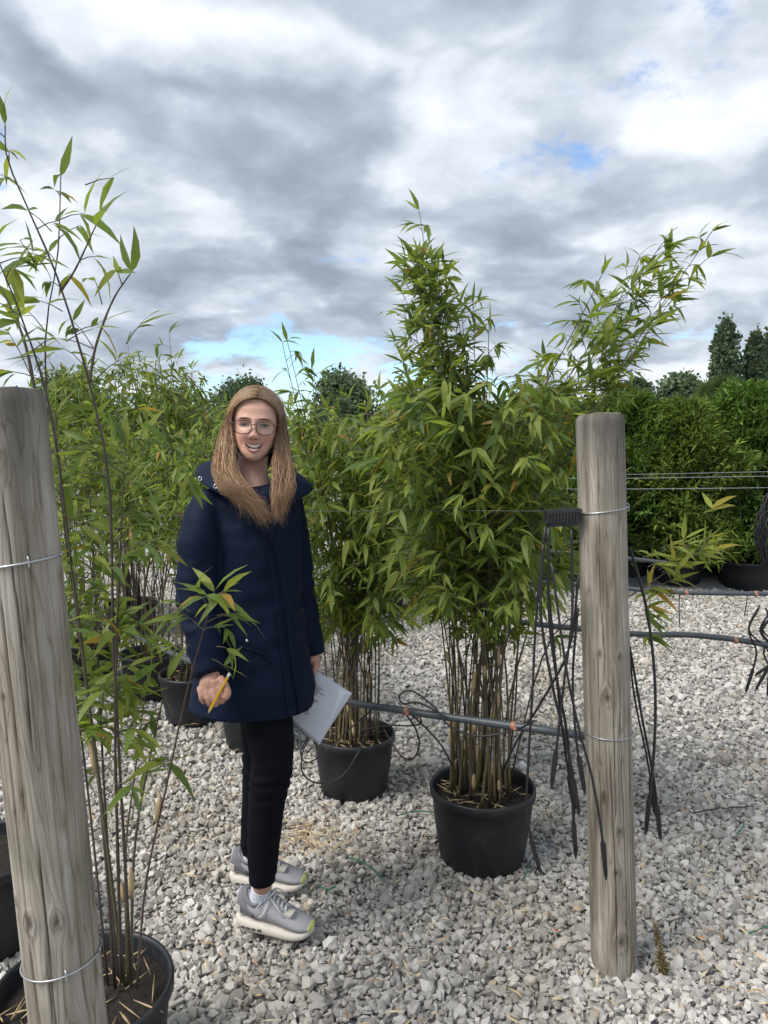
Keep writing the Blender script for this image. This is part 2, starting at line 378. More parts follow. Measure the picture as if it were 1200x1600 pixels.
def gravel():
    pts = []
    def lay(d0, d1, sp, z0, z1):
        ys = np.arange(d0, d1, sp)
        for y in ys:
            hw = 0.56 * y + 0.45
            xs = np.arange(-hw, hw, sp)
            pts.append(np.stack([xs + RNG.uniform(-.55, .55, len(xs)) * sp, y + RNG.uniform(-.55, .55, len(xs)) * sp, RNG.uniform(z0, z1, len(xs))], 1))
    lay(0.9, 3.4, .0160, -.010, .003); lay(0.9, 3.4, .034, .002, .009)
    lay(3.4, 9.6, .026, -.010, .006)
    p = np.concatenate(pts)
    n = len(p)
    me = bpy.data.meshes.new('gravel'); me.vertices.add(n); me.vertices.foreach_set('co', p.astype(np.float32).ravel())
    a = me.attributes.new('rot', 'FLOAT_VECTOR', 'POINT'); a.data.foreach_set('vector', (np.stack([RNG.normal(0, .5, n), RNG.normal(0, .5, n), RNG.uniform(-3.2, 3.2, n)], 1)).astype(np.float32).ravel())
    s = (RNG.lognormal(0, .36, n) * .0092); s = np.clip(s, .005, .022) * np.where(p[:, 1] > 3.4, 1.25, 1.0)
    a = me.attributes.new('scl', 'FLOAT', 'POINT'); a.data.foreach_set('value', s.astype(np.float32))
    a = me.attributes.new('pick', 'INT', 'POINT'); a.data.foreach_set('value', RNG.integers(0, 7, n).astype(np.int32))
    o = link('gravel', me, M['stone']); tag(o, 'loose angular grey limestone chippings covering the yard', 'gravel', None, 'stuff')
    ng = bpy.data.node_groups.new('scatter', 'GeometryNodeTree')
    ng.interface.new_socket('Geometry', in_out='INPUT', socket_type='NodeSocketGeometry'); ng.interface.new_socket('Geometry', in_out='OUTPUT', socket_type='NodeSocketGeometry')
    N = ng.nodes.new; L = ng.links.new
    gi, go = N('NodeGroupInput'), N('NodeGroupOutput')
    jn = N('GeometryNodeJoinGeometry')
    for k in range(7):
        ico = N('GeometryNodeMeshIcoSphere'); ico.inputs['Subdivisions'].default_value = 1; ico.inputs['Radius'].default_value = 1
        rv = N('FunctionNodeRandomValue'); rv.data_type = 'FLOAT_VECTOR'
        rv.inputs['Min'].default_value = (-.5, -.5, -.5); rv.inputs['Max'].default_value = (.5, .5, .5); rv.inputs['Seed'].default_value = 31 + k * 7
        sp = N('GeometryNodeSetPosition'); L(ico.outputs[0], sp.inputs[0]); L(rv.outputs[0], sp.inputs['Offset'])
        ch = N('GeometryNodeConvexHull'); L(sp.outputs[0], ch.inputs[0])
        tf = N('GeometryNodeTransform'); tf.inputs['Scale'].default_value = [(1.15, .9, .62), (1, 1, .75), (1.3, .8, .7), (.95, .9, .9), (1.2, 1, .5), (1.1, .7, .8), (1, .85, .65)][k]
        L(ch.outputs[0], tf.inputs[0])
        sm = N('GeometryNodeSetMaterial'); sm.inputs['Material'].default_value = M['stone']; L(tf.outputs[0], sm.inputs[0])
        g2 = N('GeometryNodeGeometryToInstance'); L(sm.outputs[0], g2.inputs[0]); L(g2.outputs[0], jn.inputs[0])
    def na(name, ty):
        x = N('GeometryNodeInputNamedAttribute'); x.data_type = ty; x.inputs['Name'].default_value = name; return x.outputs[0]
    mp = N('GeometryNodeMeshToPoints'); L(gi.outputs[0], mp.inputs[0])
    ip = N('GeometryNodeInstanceOnPoints'); ip.inputs['Pick Instance'].default_value = True
    L(mp.outputs[0], ip.inputs['Points']); L(jn.outputs[0], ip.inputs['Instance']); L(na('pick', 'INT'), ip.inputs['Instance Index'])
    e2r = N('FunctionNodeEulerToRotation'); L(na('rot', 'FLOAT_VECTOR'), e2r.inputs[0]); L(e2r.outputs[0], ip.inputs['Rotation']); L(na('scl', 'FLOAT'), ip.inputs['Scale'])
    L(ip.outputs[0], go.inputs[0])
    md = o.modifiers.new('scatter', 'NODES'); md.node_group = ng
gravel()

# ================================================================== leaves
def leaf_variant(droop, twist, wid, fold=.25):
    """unit-length lance leaf along +Y, face up +Z"""
    s = [0, .12, .36, .68, 1.0]; w = [.0, .62, 1.0, .62, 0]
    V = []
    def p(x, y):
        z = -droop * y * y + fold * abs(x) * .6
        a = twist * y; return (x * math.cos(a), y * (1 - .18 * droop * y), z + x * math.sin(a))
    c = [p(0, q) for q in s]; V += c
    for q, ww in zip(s[1:4], w[1:4]): V += [p(-ww * wid, q), p(ww * wid, q)]
    F = [(0, 5, 1), (0, 1, 6), (1, 5, 7), (1, 7, 2), (1, 2, 8), (1, 8, 6), (2, 7, 9), (2, 9, 3), (2, 3, 10), (2, 10, 8), (3, 9, 4), (3, 4, 10)]
    return np.array(V), F
LV = [leaf_variant(d, tw, w) for d, tw, w in ((.15, .2, .105), (.35, -.4, .095), (.6, .3, .105), (.05, -.2, .088), (.45, .7, .11), (.25, -.7, .10))]
LEAF_F = np.array(LV[0][1])
GREENS = np.array([(.11, .162, .042), (.142, .206, .05), (.18, .242, .056), (.22, .272, .06), (.13, .192, .068), (.275, .315, .072)])
ODD = np.array([(.30, .25, .05), (.38, .24, .07), (.22, .24, .05)])
LEAF_ME = {}
def leaf_mesh(vi, ci):
    if (vi, ci) not in LEAF_ME:
        c = GREENS[ci] if ci < len(GREENS) else ODD[ci - len(GREENS)]
        me = np_mesh('leaf', LV[vi][0], LEAF_F, c, True); me.materials.append(M['leaf']); LEAF_ME[(vi, ci)] = me
    return LEAF_ME[(vi, ci)]
def frames(d, up):
    d = d / np.linalg.norm(d, axis=1, keepdims=True)
    x = np.cross(d, up); x /= np.maximum(np.linalg.norm(x, axis=1, keepdims=True), 1e-6)
    z = np.cross(x, d); return x, d, z
def leaf_stuff(name, L, parent, mat='leaf', bright=1.0):
    """L: dict of arrays pos, dir, up, len, vi, col -> one mesh"""
    n = len(L['pos'])
    if n == 0: return None
    x, y, z = frames(L['dir'], L['up'])
    base = np.stack([v[0] for v in LV])[L['vi']]                     # n,11,3
    V = L['pos'][:, None, :] + L['len'][:, None, None] * (base[..., :1] * x[:, None, :] + base[..., 1:2] * y[:, None, :] + base[..., 2:] * z[:, None, :])
    k = base.shape[1]
    F = (LEAF_F[None] + (np.arange(n) * k)[:, None, None]).reshape(-1, 3)
    C = np.repeat(L['col'] * bright, k, axis=0)
    return part(name, np_mesh(name, V, F, C, True), M[mat], parent, 'stuff')
def leaf_objects(L, sel, parent):
    x, y, z = frames(L['dir'], L['up']); inv = Matrix.Translation(-Vector(parent.location))
    for i in sel:
        o = bpy.data.objects.new('leaf', leaf_mesh(int(L['vi'][i]), int(L['ci'][i]))); COL.objects.link(o); o.parent = parent
        o.matrix_parent_inverse = inv; s = float(L['len'][i])
        m = Matrix.Identity(4)
        for r in range(3):
            m[r][0], m[r][1], m[r][2], m[r][3] = x[i][r] * s, y[i][r] * s, z[i][r] * s, L['pos'][i][r]
        o.matrix_basis = m

class LeafBag:
    def __init__(s, rng): s.r = rng; s.d = {k: [] for k in ('pos', 'dir', 'up', 'len', 'vi', 'ci')}; s.tw = MB()
    def leaf(s, p, d, ln, odd=.05):
        r = s.r
        s.d['pos'].append(tuple(p)); s.d['dir'].append(tuple(d)); s.d['len'].append(ln)
        s.d['up'].append((r.gauss(0, .45), r.gauss(0, .45) - .15, 1.0)); s.d['vi'].append(r.randrange(6))
        s.d['ci'].append(6 + r.randrange(3) if r.random() < odd else r.choice((0, 1, 1, 2, 2, 3, 3, 4, 5)))
    def spray(s, p, out, tl, nl, ln, droop=.35, odd=.05, twig=True, fan=.75, ci=None):
        """a twig from p along out, ending in a fan of nl leaves"""
        r = s.r; out = Vector(out).normalized(); p = Vector(p); tip = p + out * tl
        if twig: s.tw.add(*tube([p, p.lerp(tip, .5) + Vector((0, 0, tl * .06)), tip], [.0016, .0012, .0008], 3, False), c=(.10, .085, .05))
        for i in range(nl):
            b = p.lerp(tip, 1 - .55 * i / max(nl, 1) * r.uniform(.5, 1))
            dd = out + Vector((r.gauss(0, fan), r.gauss(0, fan), r.gauss(0, fan * .6) - droop))
            s.leaf(b, dd.normalized(), ln * r.triangular(.4, 1.3, .8), odd)
            if ci: s.d['ci'][-1] = r.choice(ci)
    def arr(s):
        A = {k: np.array(v, dtype=float) for k, v in s.d.items() if k not in ('vi', 'ci')}
        A['vi'] = np.array(s.d['vi'], dtype=int); A['ci'] = np.array(s.d['ci'], dtype=int)
        pal = np.concatenate([GREENS, ODD]); A['col'] = pal[A['ci']] * RNG.uniform(.8, 1.2, (len(A['ci']), 1))
        return A

# ================================================================== pots and bamboo
def pot_mesh(c, R, H):
    b = R * .80
    prof = [(0, .004), (b * .97, .004), (b, .012), (b + (R - b) * .5, H * .5), (R * .955, H - .035), (R * .965, H - .034), (R, H - .030), (R * 1.005, H - .006), (R * .99, H), (R * .955, H - .001), (R * .94, H - .012), (b * 1.03, .06), (0, .06)]
    m = MB(); m.add(*lathe(prof, 56, c)); return m.mesh('pot')
def soil_mesh(c, R, z):
    n = 40; V = [(c[0], c[1], z + .012)]; F = []
    rings = 7
    for k in range(1, rings + 1):
        for s in range(n):
            a = 2 * math.pi * s / n; rr = R * k / rings
            V.append((c[0] + rr * math.cos(a), c[1] + rr * math.sin(a), z + .012 * (1 - k / rings) + mnoise.noise(Vector((rr * math.cos(a) * 30, rr * math.sin(a) * 30, c[0] * 9))) * .009))
    for s in range(n): F.append((0, 1 + s, 1 + (s + 1) % n))
    for k in range(rings - 1):
        for s in range(n):
            s2 = (s + 1) % n; F.append((1 + k * n + s, 1 + (k + 1) * n + s, 1 + (k + 1) * n + s2, 1 + k * n + s2))
    m = MB(); m.add(V, F); return m.mesh('soil')
def culm_tube(pts, r0, r1, c0, c1, n=16, sides=6):
    q = catmull(pts, n); rad = []
    for i in range(n):
        t = i / (n - 1); rad.append((r0 * (1 - t) + r1 * t) * (1.16 if i % 3 == 1 else 1.0))
    V, F = tube(q, rad, sides)
    cols = [tuple(c0[k] * (1 - min(1, t * 1.4)) + c1[k] * min(1, t * 1.4) for k in range(3)) for t in (i / (n - 1) for i in range(n)) for _ in range(sides)]
    return q, V, F, cols
def add_culm(mb, V, F, cols):
    o = len(mb.v); mb.v += [tuple(p) for p in V]; mb.f += [tuple(i + o for i in f) for f in F]; mb.c += cols
CULM_LOW = [(.20, .15, .065), (.13, .11, .045), (.075, .062, .035), (.27, .20, .10), (.09, .055, .042), (.055, .045, .03), (.07, .065, .03)]
CULM_DARK = [(.10, .075, .04), (.075, .05, .04), (.085, .08, .035), (.06, .045, .035)]
CULM_TOP = [(.06, .042, .026), (.085, .09, .03), (.05, .03, .03)]

def dead_sheath(mb, p, d, ln, r):
    """papery straw-coloured culm sheath hugging a cane"""
    d = Vector(d).normalized(); side = d.orthogonal().normalized()
    side = Matrix.Rotation(r.uniform(0, 6.28), 3, d) @ side
    pts = [p + side * .004, p + d * ln * .35 + side * .007, p + d * ln * .75 + side * .009, p + d * ln + side * .016]
    mb.add(*tube(pts, [.004, .0075, .006, .001], 5), c=(.46, .33, .17))

def bamboo(label, pc, R, H, culms, seed, leaf_len=.095, nodes=.06, per=(3, 6), own_culms=True, n_leaf_obj=0, group=None, tw=(.05, .16), odd=.05, extra=None, litter=25, bright=1.0, cr=(.0035, .0055), low=None):
    """culms: list of (polyline, t_first_leaf, density)"""
    r = random.Random(seed)
    root = thing('potted_bamboo', label, 'bamboo', (pc[0], pc[1], 0), group)
    part('pot', pot_mesh((pc[0], pc[1], 0), R, H), M['pot'], root)
    sz = H - .045
    part('soil', soil_mesh(pc, R * .935, sz), M['soil'], root)
    bag = LeafBag(r); allc = MB(); sh = MB()
    for (pl, t0, dens) in culms:
        c0 = r.choice(low or CULM_LOW); c1 = r.choice(CULM_TOP); ra = r.uniform(*cr)
        q, V, F, cols = culm_tube(pl, ra, .0012, c0, c1, 20 if own_culms else 12, 6 if own_culms else 4)
        if own_culms:
            mb = MB(); add_culm(mb, V, F, cols); part('culm', mb.mesh('culm', col=True), M['culm'], root)
        else: add_culm(allc, V, F, cols)
        Lc = sum((q[i + 1] - q[i]).length for i in range(len(q) - 1))
        if own_culms and r.random() < .75 and q[8].z < .95:
            i = r.randrange(1, 9); dead_sheath(sh, q[i], q[i + 1] - q[i], r.uniform(.04, .10), r)
        if dens <= 0: continue
        nn = max(2, int(Lc * (1 - t0) / nodes * dens))
        for k in range(nn):
            t = t0 + (1 - t0) * (k + r.random() * .8) / nn
            f = min(t, .999) * (len(q) - 1); i = int(f); p = q[i].lerp(q[i + 1], f - i); ax = (q[i + 1] - q[i]).normalized()
            az = r.uniform(0, 6.28); el = r.uniform(.15, 1.0)
            out = Vector((math.cos(az), math.sin(az), 0)) * math.cos(el) + ax * math.sin(el)
            tl = r.uniform(*tw) * (1.15 - .75 * t)
            bag.spray(p, out, tl, r.randint(*per), leaf_len, .42, odd)
        bag.leaf(q[-1], (q[-1] - q[-2]).normalized() + Vector((r.gauss(0, .3), 0, r.gauss(0, .2))), leaf_len, 0)
        bag.leaf(q[-1], (q[-1] - q[-2]).normalized() + Vector((r.gauss(0, .8), r.gauss(0, .5), 0)), leaf_len * .9, 0)
    if extra: extra(bag, r)
    for k in range(litter):
        a, rr = r.uniform(0, 6.28), R * .85 * math.sqrt(r.random()); p = Vector((pc[0] + rr * math.cos(a), pc[1] + rr * math.sin(a), sz + r.uniform(.012, .028)))
        d = Vector((r.gauss(0, 1), r.gauss(0, 1), r.gauss(0, .15))).normalized(); ln = r.uniform(.03, .09)
        sh.add(*tube([p - d * ln / 2, p, p + d * ln / 2], [.0008, .0026, .0008], 3), c=(.42, .31, .17))
    if allc.v: part('culms', allc.mesh('culms', col=True), M['culm'], root, 'stuff')
    if sh.v: part('dead_sheaths', sh.mesh('dead_sheaths', col=True), M['culm'], root, 'stuff')
    if bag.tw.v: part('twigs', bag.tw.mesh('twigs', col=True), M['culm'], root, 'stuff')
    A = bag.arr()
    if n_leaf_obj:
        order = np.argsort(A['pos'][:, 1] - RNG.uniform(0, .05, len(A['pos'])) - A['len'] * 1.5)
        sel = order[:n_leaf_obj]; leaf_objects(A, sel, root)
        keep = np.ones(len(A['pos']), bool); keep[sel] = False
        A = {k: v[keep] for k, v in A.items()}
    leaf_stuff('foliage', A, root, bright=bright)
    return root
def rise(pc, R, H, top, r, spread=.62, bow=.28):
    a, rr = r.uniform(0, 6.28), R * spread * math.sqrt(r.random())
    b = Vector((pc[0] + rr * math.cos(a), pc[1] + rr * math.sin(a), H - .05)); top = Vector(top); h = top.z - b.z
    d = top - b; d.z = 0
    j = lambda s: Vector((r.gauss(0, s), r.gauss(0, s), 0))
    return [b, b + d * bow * .45 + Vector((0, 0, h * .3)) + j(.012), b + d * (bow + .22) + Vector((0, 0, h * .65)) + j(.02), top]

# --- the tall plant in front
PA = P(754, 1228, 2.70); PA_R, PA_H = .193, .278
r = random.Random(5); culms = []
def tops(n, x0, x1, y0, y1, dep=.28, t0=(.36, .48), dens=1.0, Yc=2.72):
    return [(rise(PA, PA_R, PA_H, P(r.uniform(x0, x1), r.uniform(y0, y1), Yc + r.uniform(-dep, dep)), r), r.uniform(*t0), dens) for _ in range(n)]
culms += tops(1, 652, 656, 322, 330, .02, (.5, .5), .9)
culms += tops(9, 628, 690, 395, 520, .16, (.38, .5), 1.35)
culms += tops(5, 715, 765, 440, 560, .2, (.45, .55), .95)
culms += tops(12, 600, 760, 560, 690, .3, (.40, .55), 1.5)
culms += tops(9, 770, 880, 545, 690, .28, (.42, .56), 1.35)
culms += tops(10, 600, 890, 690, 820, .32, (.5, .62), 1.3)
for tx, ty, t0 in ((1112, 362, .66), (1035, 380, .56), (1000, 400, .55), (1048, 470, .55), (940, 430, .6), (1010, 520, .55), (960, 560, .5)):
    culms.append((rise(PA, PA_R, PA_H, P(tx, ty, 2.62 + r.uniform(-.12, .1)), r, .6, .16), t0, 1.35))
def extra_a(bag, rr):
    for k in range(420):                                              # hanging skirts of the crown
        y = rr.uniform(600, 950); hw = np.interp(y, [600, 680, 800, 900, 950], [90, 135, 145, 105, 70])
        p = P(748 + rr.uniform(-1, 1) * hw, y, 2.70 + rr.uniform(-.30, .22))
        bag.spray(p, (p.x - PA.x + rr.gauss(0, .12), p.y - PA.y - .05 + rr.gauss(0, .12), .05), rr.uniform(.04, .10), rr.randint(3, 6), .105, .5, .04)
    for k in range(26):                                               # low yellow-green shoot that leans out past the post
        q = P(1000 + 150 * rr.random() ** .8, 0, 2.45); x = 1000 + 105 * rr.random(); y = np.interp(x, [1000, 1150], [895, 825]) + rr.gauss(0, 18)
        bag.spray(P(x, y, 2.45 + rr.gauss(0, .05)), (1, -.2, .45 + (x - 1000) / 400), .03, rr.randint(2, 4), .105, .12, .1, True, .55, (3, 5, 5, 5, 8, 6))
    for k in range(130):
        y = rr.uniform(410, 640); x = 655 + np.interp(y, [410, 640], [0, 25]) + rr.uniform(-1, 1) * np.interp(y, [410, 500, 640], [14, 38, 75])
        bag.spray(P(x, y, 2.72 + rr.uniform(-.15, .1)), (rr.gauss(0, .6), rr.gauss(0, .5), .7), .04, rr.randint(3, 5), .09, .1, .03)
    for k in range(80):
        t = rr.random(); x = 855 + 170 * t + rr.gauss(0, 26); y = 665 - 225 * t + rr.gauss(0, 28)
        bag.spray(P(x, y, 2.62 + rr.uniform(-.12, .12)), (.6 + rr.gauss(0, .2), rr.gauss(0, .3), .6), .05, rr.randint(3, 5), .10, 0, .04, True, .45)
    for k in range(10):
        bag.spray(P(rr.uniform(990, 1015), rr.uniform(890, 1000), 2.5), (.8, -.2, .1), .03, 3, .10, .3, .1)
culms.append(([PA + Vector((.09, .02, -.05)), P(860, 1000, 2.6), P(970, 940, 2.52), P(1040, 895, 2.46), P(1105, 850, 2.44)], .9, .8))
bamboo('tallest potted bamboo, bushy green crown over a thicket of bare canes, beside the right post', PA, PA_R, PA_H, culms, 21, .080, .050, (4, 8), True, 300, 'potted bamboos', extra=extra_a, litter=60, cr=(.003, .005))

# --- the second plant, beside the woman's notebook
PB = P(553, 1150, 3.24); PB_R, PB_H = .18, .262
r = random.Random(8); culms = []
def topsb(n, x0, x1, y0, y1, dep=.3, t0=(.34, .46), dens=1.0):
    return [(rise(PB, PB_R, PB_H, P(r.uniform(x0, x1), r.uniform(y0, y1), 3.26 + r.uniform(-dep, dep)), r), r.uniform(*t0), dens) for _ in range(n)]
culms += topsb(22, 452, 655, 640, 740, .3, (.36, .5), 1.35) + topsb(12, 460, 650, 740, 860, .3, (.42, .55), 1.3)
culms += topsb(2, 438, 450, 520, 560, .05, (.62, .7), .7) + topsb(3, 460, 500, 565, 610, .1, (.55, .6), .8) + topsb(3, 540, 600, 600, 640, .1, (.5, .6), .9)
def extra_b(bag, rr):
    for k in range(380):
        y = rr.uniform(650, 985); hw = np.interp(y, [650, 760, 900, 985], [95, 112, 95, 62])
        p = P(556 + rr.uniform(-1, 1) * hw, y, 3.24 + rr.uniform(-.32, .2))
        bag.spray(p, (p.x - PB.x + rr.gauss(0, .12), p.y - PB.y - .05 + rr.gauss(0, .12), .02), rr.uniform(.04, .10), rr.randint(3, 6), .105, .55, .04)
bamboo('bushy potted bamboo right behind the spiral notebook', PB, PB_R, PB_H, culms, 33, .084, .056, (4, 8), True, 150, 'potted bamboos', extra=extra_b, litter=40, cr=(.003, .005))

# --- the nearest plant, behind the left post
PC = P(130, 1545, 1.66); PC_R, PC_H = .203, .285
r = random.Random(3)
def pl(*a): return [P(x, y, Y) for x, y, Y in a]
cc = [
 (pl((205, 1530, 1.62), (190, 1250, 1.62), (177, 1000, 1.62), (171, 760, 1.62), (140, 600, 1.62), (92, 440, 1.62), (50, 340, 1.62), (12, 250, 1.62), (8, 195, 1.62)), .45, .42),
 (pl((195, 1540, 1.66), (152, 1200, 1.64), (115, 910, 1.63), (80, 650, 1.62), (35, 500, 1.6), (-10, 390, 1.58)), .30, .75),
 (pl((214, 1545, 1.60), (228, 1380, 1.60), (262, 1220, 1.60), (292, 1080, 1.60), (318, 985, 1.60), (335, 925, 1.60)), .78, 1.6),
 (pl((190, 1535, 1.64), (183, 1300, 1.62), (180, 1120, 1.60), (186, 900, 1.62), (196, 700, 1.66)), .35, .75),
 (pl((205, 1540, 1.66), (210, 1330, 1.7), (235, 1180, 1.75), (262, 1060, 1.78)), .55, .5),
 (pl((180, 1545, 1.68), (160, 1280, 1.7), (128, 1020, 1.72), (100, 820, 1.74), (85, 640, 1.75)), .32, 1.0),
 (pl((170, 1550, 1.70), (140, 1260, 1.74), (110, 1020, 1.76), (92, 880, 1.78), (70, 560, 1.8), (90, 400, 1.82), (95, 275, 1.82)), .35, .34),
 (pl((140, 598, 1.62), (150, 540, 1.62), (176, 470, 1.62), (206, 424, 1.61)), .1, .55),
 (pl((95, 455, 1.62), (118, 420, 1.62), (150, 352, 1.6)), .2, .6),
 (pl((200, 1540, 1.70), (196, 1340, 1.74), (212, 1200, 1.78), (226, 1090, 1.8)), .6, .6),
 (pl((185, 1550, 1.72), (170, 1350, 1.78), (160, 1180, 1.8), (150, 960, 1.82), (140, 760, 1.82)), .4, 1.0),
 (pl((60, 640, 1.7), (40, 540, 1.7), (12, 470, 1.7), (-20, 420, 1.7)), .1, .9),
]
def extra_c(bag, rr):
    for k in range(165):
        x = rr.uniform(80, 215); y = rr.uniform(640, 1160)
        bag.spray(P(x, y, rr.uniform(1.62, 1.95)), (rr.gauss(0, 1), rr.gauss(0, .5), .3), .05, rr.randint(2, 4), .09, .35, .05)
    for k in range(12):
        y = rr.uniform(280, 600); x = np.interp(y, [170, 300, 440, 600], [8, 45, 90, 135]) + rr.gauss(0, 34)
        bag.spray(P(x, y, rr.uniform(1.58, 1.75)), (rr.gauss(0, 1), rr.gauss(0, .4), .4), .06, rr.randint(1, 3), .098, .25, .02)
    for x, y, dx, dz in ((345, 935, .9, .5), (352, 962, 1, .15), (350, 978, 1, -.25), (330, 985, .6, .2), (300, 1005, -1, -.3), (352, 1010, 1, -.2), (345, 1030, 1, -.5), (310, 955, -.6, .4)):
        bag.spray(P(x - 14, y, 1.60), (dx, -.1, dz), .03, 3, .062, .1, .02)
    for k in range(3): bag.leaf(P(296, 742, 1.75), (rr.choice((-.5, .35)), -.2, -.8), .085, 0)
bamboo('nearest potted bamboo, sparse dark canes rising behind the left post', PC, PC_R, PC_H, cc, 44, .094, .052, (2, 5), True, 300, 'potted bamboos', tw=(.05, .13), extra=extra_c, litter=60, cr=(.0026, .0042), low=CULM_DARK)

# --- the plants set back on the left
def far_bamboo(label, px, py, hx, topz, n, seed, R=.18, H=.265, dens=1.0, skirts=150, own=False, ll=.10, leafz=.9, tall=()):
    c = G(px, py); c.y += R * .8; rr = random.Random(seed); cu = []
    for k in range(n):
        zt = topz * rr.uniform(.78, 1.0)
        cu.append((rise(c, R, H, (c.x + rr.uniform(-hx, hx), c.y + rr.uniform(-hx, hx) * .9, zt), rr), leafz / topz * rr.uniform(.85, 1.1), dens))
    for (x, y) in tall: cu.append((rise(c, R, H, P(x, y, c.y), rr), .86, .35))
    def ex(bag, q):
        for k in range(skirts):
            z = leafz + (topz * .95 - leafz) * q.random() ** .85; a = q.uniform(0, 6.28); s = hx * (.55 + .5 * math.sin(min(1, (z - leafz) / (topz - leafz)) * 2.6)) * math.sqrt(q.random())
            p = Vector((c.x + s * 1.15 * math.cos(a), c.y + s * math.sin(a), z))
            bag.spray(p, (math.cos(a), math.sin(a) - .3, .05), q.uniform(.05, .12), q.randint(4, 7), ll * .9, .5, .04, False)
    return bamboo(label, c, R, H, cu, seed, ll * .9, .068, (4, 7), own, 0, 'potted bamboos', extra=ex, litter=20)
far_bamboo('potted bamboo with its black pot just left of the coat hem', 292, 1138, .34, 1.66, 24, 51, dens=.9, skirts=170, tall=((264, 520), (246, 560)))
far_bamboo('potted bamboo in the pot left of and behind the one at the coat hem', 226, 1098, .33, 1.62, 24, 52, dens=.9, skirts=150)
far_bamboo('potted bamboo with its pot half hidden behind the black leggings', 392, 1180, .30, 1.50, 16, 53, dens=.8, skirts=110)
far_bamboo('yellowish potted bamboo with thin bare canes at far left behind the nearest plant', 130, 1075, .40, 1.66, 24, 54, dens=1.0, skirts=200)
far_bamboo('potted bamboo at the left frame edge behind the left post', -50, 1130, .40, 1.7, 16, 55, dens=1.0, skirts=150)
far_bamboo('tall domed bamboo standing out against the sky at left', 195, 1000, .50, 2.14, 44, 56, R=.2, dens=1.3, skirts=760, ll=.11, leafz=1.0, tall=((200, 535),))
far_bamboo('bamboo between the tall domed one and the woman', 320, 1010, .44, 1.86, 28, 57, R=.2, dens=1.0, skirts=330, ll=.11, tall=((318, 590),))
far_bamboo('bamboo at far left behind the yellowish one', 60, 990, .5, 1.95, 24, 58, R=.2, skirts=330, ll=.11)
far_bamboo('bamboo seen over the right shoulder of the navy coat', 470, 985, .42, 1.80, 26, 59, R=.2, skirts=300, ll=.11)
far_bamboo('bamboo in the gap behind the notebook plant and the tallest plant', 600, 960, .40, 1.80, 24, 60, R=.2, skirts=300, ll=.11)
# an empty-looking dark pot by the left post
c = G(-62, 1520); c.y += .15
root = thing('plant_pot', 'black plastic pot half out of frame left of the left post', 'pot', (c.x, c.y, 0))
part('pot', pot_mesh((c.x, c.y, 0), .19, .29), M['pot'], root); part('soil', soil_mesh(c, .177, .245), M['soil'], root)

